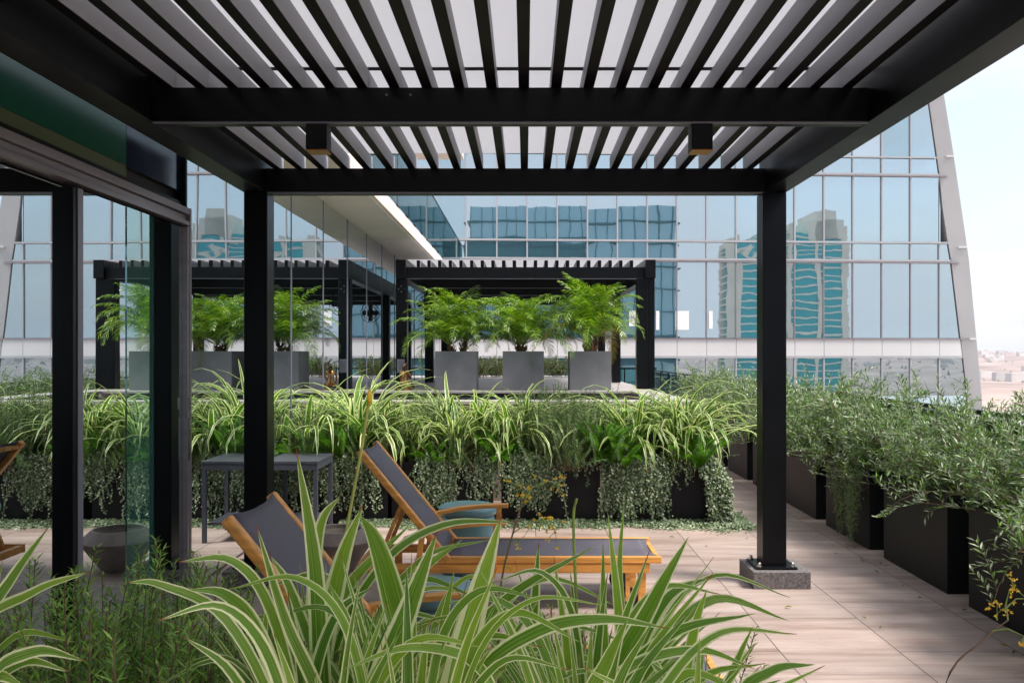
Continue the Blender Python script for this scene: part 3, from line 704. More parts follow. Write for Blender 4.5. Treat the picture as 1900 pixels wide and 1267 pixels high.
# rosemary bushes
def rosemary_mesh(seed, ns, hgt, spread, nl, lw, mat, dens=110, upright=.7):
    rnd = random.Random(seed); mb = MB()
    for k in range(ns):
        az = rnd.uniform(0, 2*pi); l = hgt*rnd.uniform(.55,1.05); lean = R(rnd.uniform(45, 88)) if rnd.random() < upright else R(rnd.uniform(15,60))
        base = (rnd.gauss(0,spread*.5), rnd.gauss(0,spread*.5), 0)
        pts = arch(rnd, base, az, l, lean, R(rnd.uniform(-50,15)), 7, rnd.uniform(-.6,.6))
        mb.tube(pts, [.0028*(1-.6*i/6) for i in range(7)], 4, 1, False)
        cnt = int(dens*l)
        for j in range(cnt):
            t = .18 + .82*(j/cnt); f_ = t*6; i = min(5, int(f_)); p = pts[i].lerp(pts[i+1], f_-i); ax = (pts[i+1]-pts[i]).normalized()
            a = j*2.4; e = Vector((cos(a), sin(a), 0)); e = (e - ax*e.dot(ax)).normalized()
            d = (e*1.0 + ax*rnd.uniform(.5,1.0))
            mb.leaf(p, d, nl*rnd.uniform(.7,1.15)*(1 if t < .93 else .7), lw, ax, 0, .1)
    return mb.mesh('rosemary', [mat, m_stem])
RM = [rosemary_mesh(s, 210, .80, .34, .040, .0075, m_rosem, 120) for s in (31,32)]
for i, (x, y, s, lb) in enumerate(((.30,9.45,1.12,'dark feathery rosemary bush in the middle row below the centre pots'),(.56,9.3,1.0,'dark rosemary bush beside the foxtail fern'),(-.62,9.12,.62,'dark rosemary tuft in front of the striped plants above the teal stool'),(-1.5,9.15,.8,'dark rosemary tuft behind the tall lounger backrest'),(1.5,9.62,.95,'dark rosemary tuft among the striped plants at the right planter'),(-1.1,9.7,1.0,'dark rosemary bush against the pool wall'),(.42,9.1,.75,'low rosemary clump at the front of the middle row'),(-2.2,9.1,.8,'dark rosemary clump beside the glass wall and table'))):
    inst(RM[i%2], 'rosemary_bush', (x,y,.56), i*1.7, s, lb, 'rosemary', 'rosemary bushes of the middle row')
# foxtail ferns
def fern_mesh(seed, ns, l):
    rnd = random.Random(seed); mb = MB()
    for k in range(ns):
        az = rnd.uniform(0, 2*pi); ll = l*rnd.uniform(.7,1.1)
        pts = arch(rnd, (0,0,0), az, ll, R(rnd.uniform(35,85)), R(rnd.uniform(10,70)), 8, rnd.uniform(-.3,.3))
        mb.tube(pts, .003, 4, 0, False); cnt = int(620*ll)
        for j in range(cnt):
            t = .12+.88*j/cnt; f_ = t*7; i = min(6, int(f_)); p = pts[i].lerp(pts[i+1], f_-i); ax = (pts[i+1]-pts[i]).normalized()
            a = j*2.4; e = Vector((cos(a), sin(a), .3)); e = e - ax*e.dot(ax); e = e.normalized() if e.length > 1e-3 else Vector((1,0,0))
            rr = .042*min(1, (t-.08)*6)*(1 if t < .7 else (1.02-t)/.32+.15)
            mb.leaf(p, e+ax*.55, rr*rnd.uniform(.9,1.3), .008, ax, 0, .1)
    return mb.mesh('foxtail_fern', m_fern)
FM = [fern_mesh(s, 26, .55) for s in (41,42)]
for i, (x, y, z, s, lb) in enumerate(((-1.93,9.05,.60,1.05,'bright green foxtail fern left of the tall lounger backrest'),(-2.3,9.02,.6,.8,'bright green foxtail fern reflected beside the table'),(-.30,9.05,.58,.8,'small foxtail fern under the striped plants'),(-.95,9.02,.56,.7,'small foxtail fern right of the lounger backrest'),(.80,9.05,.60,1.0,'bright foxtail fern right of the rosemary'),(1.0,8.98,.56,.85,'foxtail fern above the trailing silver leaves'),(1.78,8.95,.56,.85,'bright fern at the right end of the middle planters'))):
    inst(FM[i%2], 'foxtail_fern', (x,y,z), i*1.1, s, lb, 'fern', 'foxtail ferns of the middle row')
# trailing silver dichondra
def disc(mb, p, r, nrm, rnd):
    nrm = nrm.normalized(); a = Vector((0,0,1)) if abs(nrm.z) < .9 else Vector((1,0,0)); x = nrm.cross(a).normalized(); y = nrm.cross(x)
    n = mb.add([p + (x*cos(2*pi*j/5+.3) + y*sin(2*pi*j/5+.3))*r for j in range(5)]); mb.face([n+j for j in range(5)])
def trailing(x0, x1, ytop, ztop, lens, cnt, label, seed, side=0, thick=.06):
    rnd = random.Random(seed); mb = MB(); cnt = int(cnt*1.15); lens = (lens[0], lens[1]*1.12); x0 -= .04; x1 += .04
    for s in range(cnt):
        x = x0 + (x1-x0)*(rnd.random()+rnd.random())/2 if rnd.random() < .6 else rnd.uniform(x0, x1); l = rnd.uniform(*lens)*(1 if rnd.random() < .75 else .6)*min(1, .55 + .9*abs(noise.noise(Vector((x*4.3, seed, 2))))+.25*rnd.random()); y = ytop - rnd.uniform(0, thick); z = ztop + rnd.uniform(-.04,.12); dx = rnd.gauss(0,.05)
        st = int(l/.014)
        pts = []
        for i in range(st):
            t = i/max(1, st-1); yy = y - .035*sin(min(1, t*6)*pi/2) + rnd.gauss(0,.006); xx = x + dx*t + .015*sin(t*9+s); zz = max(.012, z - l*t)
            if zz <= .013: yy -= (z - l*t < 0)*min(.2, -(z-l*t))
            p = Vector((xx, yy, zz)); pts.append(p)
            if rnd.random() < .85: disc(mb, p + Vector((rnd.gauss(0,.012), rnd.gauss(0,.008), 0)), rnd.uniform(.0075,.0135), Vector((rnd.gauss(0,.5), -1, rnd.uniform(0,1.2))), rnd)
        mb.tube(pts[::6] + [pts[-1]], .0015, 3, 0, False)
    o = mb.build('trailing_plant', m_silver); tag(o, label, 'trailing plant', 'silver trailing plants over the middle planters')
    return o
for i, (a, c, lens, n_, lb) in enumerate(((-2.4,-1.95,(.3,.62),70,'silver trailing plant beside the glass wall'),(-1.95,-1.55,(.25,.62),60,'silver trailing plant behind the table legs'),(-1.1,-.72,(.3,.6),60,'silver trailing plant right of the lounger backrest'),(-.62,-.22,(.15,.5),50,'silver trailing plant above the teal stool'),
      (-.12,.36,(.4,.62),110,'silver trailing plant hanging left of the bare black planter face'),(.34,.82,(.04,.2),22,'sparse silver trailer across the bare black planter face'),(.84,1.42,(.4,.64),170,'thick silver curtain on the right black planter'),(1.42,1.72,(.08,.3),25,'short silver trailer near the right planter corner'))):
    trailing(a, c, 9.0, .64, lens, n_, lb, 60+i)
def corner_trail():
    rnd = random.Random(90); mb = MB()
    for s in range(260):
        a = rnd.uniform(-.35, 1); cx = 1.88 if rnd.random() < .75 else 1.75; y = 9.0 + rnd.uniform(-.03,.55) if rnd.random() < .5 else 9.0-rnd.uniform(0,.05)
        x = 1.90 + rnd.uniform(-.16,.06) if y < 9.0 else 1.90+rnd.uniform(0,.05)
        l = rnd.uniform(.55,.95); z = .68
        for i in range(int(l/.015)):
            t = i*.015; zz = z - t; out = .10*sin(min(1, t/.3)*pi/2) + .06*(t/.6)
            if zz < .02: out += (.02-zz)*1.0; zz = .015+rnd.uniform(0,.03)
            p = Vector((x+out*.9, y-out*.6 if y < 9.05 else y, zz)) + Vector((rnd.gauss(0,.018), rnd.gauss(0,.018), 0))
            disc(mb, p, rnd.uniform(.008,.014), Vector((rnd.gauss(.3,.5), -.7, rnd.uniform(0,1.2))), rnd)
    tag(mb.build('trailing_plant', m_silver), 'thick silver trailing plant spilling over the right planter corner to the floor', 'trailing plant', 'silver trailing plants over the middle planters')
corner_trail()
rnd = random.Random(77); mb = MB()
for k in range(15000):
    x = rnd.uniform(-1.9, 2.3); w = .10 + .10*noise.noise(Vector((x*2.3, 0, 5))) + .07*max(0, min(1, (x-.9)))
    y = 8.985 - abs(rnd.gauss(0, .5))*w*1.7; z = .012 + .05*max(0, 1-(8.99-y)/max(.02,w*2))*rnd.random()
    if x > 2.0: y += rnd.uniform(-.1,.4); 
    disc(mb, Vector((x,y,z)), rnd.uniform(.008,.015), Vector((rnd.gauss(0,.5), rnd.gauss(-.3,.5), 1)), rnd)
tag(mb.build('ground_cover', m_silver), 'carpet of tiny silver leaves on the floor along the middle planters', 'ground cover', kind='stuff')

# olive bushes
def olive_mesh(seed, nb=42, rx=.62, hz_=.75):
    rnd = random.Random(seed); mb = MB(); tw = []
    for k in range(nb):
        az = rnd.uniform(0, 2*pi); l = rnd.uniform(.5,1.0)*(1.12 if k % 9 == 0 else 1); lean = R(rnd.uniform(0, 88))
        pts = arch(rnd, (rnd.gauss(0,.06), rnd.gauss(0,.12), .0), az, l, lean, R(rnd.uniform(-15,70)), 8, rnd.uniform(-.8,.8))
        mb.tube(pts, [.007*(1-.75*i/7) for i in range(8)], 4, 1, False)
        for j in range(9):
            t = rnd.uniform(.2,1); f_ = t*7; i = min(6, int(f_)); p = pts[i].lerp(pts[i+1], f_-i)
            a2 = az + rnd.uniform(-1.7,1.7)
            tw.append(arch(rnd, p, a2, rnd.uniform(.14,.36), R(rnd.uniform(-25,75)), R(rnd.uniform(-40,50)), 6, rnd.uniform(-.5,.5)))
    for pts in tw:
        mb.tube(pts, .0018, 3, 1, False); L_ = sum((b_-a_).length for a_, b_ in zip(pts, pts[1:])); cnt = int(L_/.016)
        for j in range(cnt):
            t = (j+.5)/cnt; f_ = t*5; i = min(4, int(f_)); p = pts[i].lerp(pts[i+1], f_-i); ax = (pts[i+1]-pts[i]).normalized()
            a = j*2.1 + rnd.uniform(-.4,.4); e = Vector((cos(a), sin(a), .2)); e = e - ax*e.dot(ax); e = e.normalized() if e.length > 1e-3 else Vector((1,0,0))
            d = e + ax*rnd.uniform(.7,1.3)
            mb.leaf(p, d, rnd.uniform(.048,.082), rnd.uniform(.013,.020), Vector((rnd.gauss(0,.35), rnd.gauss(0,.35), 1)), 0, .25)
    return mb.mesh('olive_bush', [m_olive, m_stem])
OM = [olive_mesh(s) for s in (101,102,103)]
rnd = random.Random(110)
for i, y in enumerate(olive_y):
    for j, dy in enumerate((-.28, .3)):
        x = 3.42 + rnd.uniform(-.06,.12); s = rnd.uniform(.82,1.0)*(1.0 if i > 2 else 1.04)
        inst(OM[(i*2+j)%3], 'olive_bush', (x, y+dy, .66), rnd.uniform(0,6.28), (s, s, s*1.0), 'silvery green olive bush at the %s end of the %s planter from the camera' % (('near','far')[j], ol[i]), 'olive bush', 'olive bushes in the right row')
def hang_vine():
    rnd = random.Random(120); mb = MB()
    for s in range(60):
        x = 3.07 - rnd.uniform(0,.05); y = 7.85 + rnd.uniform(0,.55); l = rnd.uniform(.35,.68)
        for i in range(int(l/.013)):
            t = i*.013; disc(mb, Vector((x-.05*sin(min(1,t*5))-.02+rnd.gauss(0,.012), y+.02*sin(t*14+s)+rnd.gauss(0,.012), max(.02,.70-t))), rnd.uniform(.007,.012), Vector((-1, rnd.gauss(-.4,.5), rnd.uniform(0,1))), rnd)
    tag(mb.build('trailing_plant', m_shrub), 'green trailing vine hanging down the side of an olive planter', 'trailing plant')
hang_vine()
# small shrubs on the deck between the pots
def shrub_mesh(seed, n, r, h):
    rnd = random.Random(seed); mb = MB()
    for k in range(n):
        az = rnd.uniform(0, 2*pi); pts = arch(rnd, (rnd.gauss(0,r*.3), rnd.gauss(0,r*.3), 0), az, h*rnd.uniform(.6,1.1), R(rnd.uniform(30,88)), R(rnd.uniform(-10,50)), 6)
        mb.tube(pts, .004, 3, 1, False)
        for j in range(46):
            t = .15+.85*rnd.random(); f_ = t*5; i = min(4, int(f_)); p = pts[i].lerp(pts[i+1], f_-i)
            mb.leaf(p, Vector((rnd.gauss(0,1), rnd.gauss(0,1), rnd.gauss(.4,.7))), rnd.uniform(.04,.07), .018, Vector((rnd.gauss(0,.4), rnd.gauss(0,.4), 1)), 0)
    return mb.mesh('shrub', [m_shrub, m_stem])
SH = [shrub_mesh(s, 60, .4, .62) for s in (131,132)]
for i, (x, y, lb) in enumerate(((-1.25,22.6,'leafy shrub behind the left pot'),(-.75,22.9,'leafy shrub seen between the left and middle pots'),(.35,22.6,'leafy shrub behind the middle pot, left part'),(.85,23.0,'leafy shrub seen between the middle and right pots'),(1.5,22.7,'leafy shrub behind the right pot'))):
    inst(SH[i%2], 'leafy_shrub', (x,y,1.15), i*1.3, 1.0, lb, 'shrub', 'shrubs at the back of the far deck')

# ------------------------------------------------------------------ palms in square pots
def palm_mesh(seed, nfr=30, trunks=((-.07,0),(.08,.03))):
    rnd = random.Random(seed); tr = MB(); lf = MB()
    for (tx, ty) in trunks:
        hgt = rnd.uniform(.10,.20); lx = tx*1.8
        tr.tube([(tx,ty,-.05),(tx*1.3,ty,hgt*.5),(lx,ty,hgt)], [.05,.048,.042], 9)
        for k in range(26):
            a = k*2.4; z = rnd.uniform(0,hgt); tr.bar((tx*1.3+.035*cos(a),ty+.035*sin(a),z),(tx*1.3+.075*cos(a),ty+.075*sin(a),z+.06),.016,.006)
        for k in range(nfr//len(trunks)):
            az = k*2.4 + rnd.uniform(-.3,.3); q = (k+.5)/(nfr/len(trunks))
            lean = R(88 - 58*q + rnd.uniform(-10,10)); droop = R(rnd.uniform(85,140)) * (.6+.5*q); l = rnd.uniform(1.0,1.3)*(1 if q > .12 else .9)
            pts = arch(rnd, (lx, ty, hgt+.02), az, l, lean, droop, 12, rnd.uniform(-.3,.3))
            lf.tube(pts, [.0065*(1-.7*i/11) for i in range(12)], 4, 2, False)
            dry = 1 if (q > .92 and len(trunks) == 3) else 0
            cnt = 30
            for j in range(cnt):
                t = .16 + .84*j/cnt; f_ = t*11; i = min(10, int(f_)); p = pts[i].lerp(pts[i+1], f_-i); ax = (pts[i+1]-pts[i]).normalized()
                side = ax.cross(Vector((0,0,1))); side = side.normalized() if side.length > 1e-3 else Vector((1,0,0)); up = side.cross(ax)
                ll = .27*sin(pi*min(1, .22+t*.72))*rnd.uniform(.85,1.1)
                for s in (-1,1):
                    d = (side*s + ax*(.55+.5*t) + up*rnd.uniform(-.05,.5)).normalized(); g = Vector((0,0,-1))
                    p1 = p + d*ll*.5 + g*ll*.06; p2 = p1 + (d+g*rnd.uniform(.5,1.1)).normalized()*ll*.5
                    w = .0078; r_ = ax*w
                    n = lf.add([p-r_*.6, p+r_*.6, p1+r_, p1-r_, p2]); lf.face([n,n+1,n+2,n+3], dry); lf.face([n+3,n+2,n+4], dry)
    return tr.mesh('trunk', m_trunk), lf.mesh('crown', [m_palm, m_palmd, m_gstem])
pots = (848.5, 971, 1093)
plab = ['left','middle','right']
for i, px in enumerate(pots):
    x = (px-975)/F*13.85
    planter((x, 13.85, 1.19), .64, .62, .605, plab[i]+' square grey pot on the pool edge', 'square grey pots with palms', m_greypot, 'square_pot', 'pot')
    tm, fm = palm_mesh(200+i, (54,52,57)[i], (((-.07,0),(.09,.05)), ((-.02,0),(.07,.0)), ((-.12,0),(.02,.02),(.10,0)))[i])
    t = thing('palm_tree', 'feathery dwarf palm in the %s grey pot' % plab[i], 'palm', (x+(0,-.02,.02)[i], 13.85, 1.76), (.4,2.1,4.2)[i], 'dwarf palms in the grey pots')
    o = bpy.data.objects.new('trunk', tm); C.objects.link(o); o.parent = t
    o = bpy.data.objects.new('crown', fm); C.objects.link(o); o.parent = t; t.scale = (1.0,1.0,(1.0,1.0,1.08)[i])

# ------------------------------------------------------------------ bronze statue
def skin(name, verts, edges, rad, mat, parent, root=0, sub=2):
    me = bpy.data.meshes.new(name); me.from_pydata(verts, edges, []); o = bpy.data.objects.new(name, me); C.objects.link(o); o.parent = parent
    sk = o.modifiers.new('skin', 'SKIN'); sl = me.skin_vertices[0].data if me.skin_vertices else None
    if sl is None:
        bpy.context.view_layer.objects.active = o; me.skin_vertices.new() if hasattr(me.skin_vertices,'new') else None
        sl = me.skin_vertices[0].data
    for i, r in enumerate(rad): sl[i].radius = (r, r) if not isinstance(r, tuple) else r
    sl[root].use_root = True; ss = o.modifiers.new('sub', 'SUBSURF'); ss.levels = sub; ss.render_levels = sub
    sk.use_smooth_shade = True; me.materials.append(mat); return o
t = thing('bronze_statue', 'golden bronze statue of a kneeling woman at the left pool corner', 'statue', (-1.89, 13.62, 1.19), R(-20))
V = [(0,0,.10),(0,-.01,.16),(0.005,0,.22),(.0,.01,.275),(.005,.012,.315),(.01,.01,.345),(.015,.0,.385),
     (.05,-.01,.09),(.075,.11,.06),(.07,.17,.045),(.07,.05,.028),(.07,-.06,.022),(.07,-.10,.02),
     (-.05,-.01,.09),(-.075,.10,.07),(-.07,.17,.045),(-.07,.05,.028),(-.07,-.06,.022),(-.07,-.10,.02),
     (.06,.01,.285),(.085,.045,.215),(.05,.11,.17),(.03,.13,.14),
     (-.06,.01,.285),(-.09,.03,.22),(-.09,.06,.15),(-.08,.09,.11)]
E = [(0,1),(1,2),(2,3),(3,4),(4,5),(5,6),(0,7),(7,8),(8,9),(9,10),(10,11),(11,12),(0,13),(13,14),(14,15),(15,16),(16,17),(17,18),(3,19),(19,20),(20,21),(21,22),(3,23),(23,24),(24,25),(25,26)]
rad = [.062,.046,.052,.05,.02,.022,.034, .05,.042,.028,.026,.018,.012, .05,.042,.028,.026,.018,.012, .022,.017,.014,.010, .022,.017,.014,.010]
skin('body', V, E, rad, m_bronze, t)
skin('hair', [(.012,-.012,.395),(.01,-.035,.36),(.02,-.03,.30),(.025,-.028,.25),(.04,.0,.40)], [(0,1),(1,2),(2,3),(0,4)], [.034,.034,.024,.012,.02], m_bhair, t)
MB().lathe([(.15,0),(.16,.006),(.155,.014)], 24).build('base', m_bhair, t)
# small utility box beside the statue
t = thing('utility_box', 'small grey utility box mounted beside the bronze statue', 'box', (-2.0, 14.02, 1.45)); MB().box(-.06,.06,-.02,.02,0,.22).build('case', m_alu, t, bevel=.01); MB().box(-.045,.045,-.026,-.021,.02,.2).build('lid', m_stilel, t)

# ------------------------------------------------------------------ loungers
def lounger(label, group):
    t = thing('sun_lounger', label, 'sun lounger', (0,0,0), 0, group)
    W2 = .325; zt = .37; x0, x1 = -1.15, .93; hx = -.55
    for s in (-1, 1):
        y = s*(W2-.02)
        MB().bar((hx-.05,y,zt-.022),(x1,y,zt-.022),.045,.045).build('side_rail', m_wood, t, bevel=.006)
        MB().bar((x0,y-s*.0,zt-.08),(x1-.08,y-s*.0,zt-.08),.034,.062).build('base_rail', m_wood, t, bevel=.005)
        mb = MB(); mb.bar((hx+.03,y,zt-.03),(-1.135,y,1.09),.045,.058,up=(0,1,0)); mb.build('back_rail', m_wood, t, bevel=.010)
        # leg pairs
        for lx in (.80, -.95): MB().bar((lx,y-s*.036,zt-.05),(lx,y-s*.036,0),.055,.032,up=(0,1,0)).build('leg', m_wood, t, bevel=.004)
        # curved armrest and its post
        pts = [(-.83,y+s*.035,.492),(-.68,y+s*.035,.545),(-.5,y+s*.035,.583),(-.3,y+s*.035,.602),(-.13,y+s*.035,.606)]
        mb = MB(); n = None
        for i, p in enumerate(pts):
            w = .035 if i < 4 else .03
            k = mb.add([(p[0],p[1]-w,p[2]-.014),(p[0],p[1]+w,p[2]-.014),(p[0],p[1]+w,p[2]+.014),(p[0],p[1]-w,p[2]+.014)])
            if n is not None:
                for q in range(4): mb.face([n+q,k+q,k+(q+1)%4,n+(q+1)%4])
            else: mb.face([k,k+1,k+2,k+3])
            n = k
        mb.face([n+3,n+2,n+1,n]); mb.build('armrest', m_wood, t, bevel=.004)
        MB().bar((-.20,y+s*.037,.59),(-.22,y+s*.037,.24),.036,.062,up=(0,1,0)).build('arm_post', m_wood, t, bevel=.005)
        MB().bar((-.70,y+s*.037,.53),(-.74,y+s*.037,.24),.036,.062,up=(0,1,0)).build('arm_post', m_wood, t, bevel=.005)
    # sling of the bed, sagging slightly between the rails
    def sling(pa, pb, name, sag):
        mb = MB(); pa = Vector(pa); pb = Vector(pb); nx, ny = 14, 8; d = (pb-pa); up = Vector((-d.z,0,d.x)).normalized()
        for i in range(nx+1):
            for j in range(ny+1):
                v = -1+2*j/ny; u = i/nx; edge_ = 4*u*(1-u)
                end = sag*.9*(1-v*v)*(1 if i == nx else 0)
                mb.add([pa + d*u + Vector((0, v*(W2-.045), 0)) - up*(sag*(1-v*v)*(.5+.5*edge_)) - d.normalized()*end])
        for i in range(nx):
            for j in range(ny):
                a = i*(ny+1)+j; hem = 1 if ((i in (0, nx-1)) and False) else 0
                mb.face([a,a+1,a+ny+2,a+ny+1], hem)
        o = mb.build(name, [m_sling, m_hem], t, smooth=True); so = o.modifiers.new('thick','SOLIDIFY'); so.thickness = .003
        hm = MB(); hp = pa + d*.955; sd = MB(); [sd.bar(pa+d*.02+Vector((0,q*(W2-.062),0))+up*.003, pa+d*.98+Vector((0,q*(W2-.062),0))+up*.003, .005, .001) for q in (-1,1)]; sd.build('stitching', m_hem, t)
        pts = [hp + Vector((0, v*(W2-.046), 0)) - up*(sag*(1-v*v)*.58 - .0035) for v in [k/6 for k in range(-6,7)]]
        hm.ribbon(pts, [.006]*13, up, 0); hm.build('hem', m_hem, t)
    sling((hx+.02,0,zt-.004),(x1-.02,0,zt-.004),'seat_sling',.03); sling((hx+.0,0,zt+.02),(-1.12,0,1.10),'back_sling',.03)
    MB().bar((x1-.018,-W2+.045,zt-.03),(x1-.018,W2-.045,zt-.03),.03,.02).build('end_rail', m_wood, t)
    MB().bar((-1.115,-W2+.045,1.055),(-1.115,W2-.045,1.055),.022,.03).build('top_rail', m_wood, t)
    MB().bar((x0+.02,-W2+.03,zt-.08),(x0+.02,W2-.03,zt-.08),.045,.05).build('cross_rail', m_wood, t)
    MB().bar((-.35,-W2+.03,zt-.09),(-.35,W2-.03,zt-.09),.045,.04).build('cross_rail', m_wood, t)
    for s in (-1,1): MB().bar((-.86,s*.25,.70),(-1.02,s*.25,.31),.028,.02,up=(0,1,0)).build('support_strut', m_wood, t)
    for s in (-1,1):
        mb = MB(); mb.tube([(.70,s*.27,.075),(.70,s*.235,.075)], .075, 20); w = mb.build('wheel', m_wheel, t, bevel=.004)
        mb = MB(); mb.tube([(.70,s*.285,.075),(.70,s*.27,.075)], .02, 10); mb.build('hub', m_steel, w)
    MB().bar((.70,-.29,.075),(.70,.29,.075),.02,.02).build('axle', m_steel, t)
    for s in (-1,1): MB().bar((.70,s*.29,.06),(.70,s*.29,.28),.03,.02,up=(0,1,0)).build('wheel_bracket', m_wood, t)
    return t
l1 = lounger('orange wood lounger with charcoal sling lying in front of the middle planters, shown whole', 'teak sun loungers'); l1.location = (0, 6.27, 0)
l2 = dup(l1, (-.07, 3.82, 0), 0, 'orange wood lounger nearer the camera, mostly hidden by the striped leaves')

# stools, table, bowl
def stool(loc, label):
    t = thing('drum_stool', label, 'stool', loc, 0, 'teal drum stools')
    MB().lathe([(.19,0),(.205,.01),(.215,.12),(.22,.28),(.215,.42),(.205,.475)], 40).build('body', m_blue, t, smooth=True)
    MB().lathe([(.214,.477),(.228,.482),(.234,.50),(.234,.525),(.226,.541),(.20,.549),(.02,.551)], 40).build('top', m_blue, t, smooth=True)
stool((-.46, 6.98, 0), 'teal drum stool behind the far lounger'); stool((-.48, 4.55, 0), 'teal drum stool between the two loungers')
t = thing('side_table', 'slate grey metal side table between the left post and the glass wall', 'table', (-2.16, 8.4, 0))
MB().box(-.26,.24,-.33,.33,.735,.76).build('tabletop', m_table, t, bevel=.003)
MB().box(-.255,.235,-.325,-.29,.68,.734).box(-.255,.235,.29,.325,.68,.734).box(-.255,-.22,-.29,.29,.68,.734).box(.2,.235,-.29,.29,.68,.734).build('apron', m_table, t)
for sx in (-.235,.215):
    for sy in (-.305,.305): MB().box(sx-.019,sx+.019,sy-.019,sy+.019,0,.679).build('leg', m_table, t, bevel=.002)
MB().box(-.21,.19,-.28,.28,.16,.18).build('lower_shelf', m_table, t)
t = thing('bowl_planter', 'wide grey clay bowl on the floor behind the near lounger', 'bowl', (-1.52, 7.1, 0))
MB().lathe([(.11,0),(.13,.01),(.285,.235),(.29,.25),(.20,.335),(.185,.335),(.19,.30),(.18,.26),(.02,.25)], 48).build('bowl', m_bowl, t, smooth=False)
MB().lathe([(.178,.262),(.01,.268)], 24).build('soil', m_soil, t)

# ------------------------------------------------------------------ foreground plants
def fleaf(mb, pts, w, y0, y1, roll=0, fold=.3):
    """pts in photo pixels from base to tip, given depths; smoothed with a Catmull-Rom curve"""
    P = [at(p[0], p[1], y0 + (y1-y0)*(i/(len(pts)-1))) for i, p in enumerate(pts)]
    P = [P[0]*2-P[1]] + P + [P[-1]*2-P[-2]]; out = []; seg = 6
    for i in range(1, len(P)-2):
        for k in range(seg):
            t = k/seg; a,b_,c,d = P[i-1],P[i],P[i+1],P[i+2]
            out.append(.5*((2*b_)+(c-a)*t+(2*a-5*b_+4*c-d)*t*t+(3*b_-a-3*c+d)*t**3))
    out.append(P[-2]); n = len(out)
    ww = w*.80/F*(y0+y1)/2
    wd = [ww*(.6+.4*min(1, i/n*3))*(1-max(0,(i/(n-1)-.42)/.58)**1.9)+.0005 for i in range(n)]
    nrm = Vector((roll, -1, .35)).normalized()
    mb.ribbon(out, wd, nrm, fold)
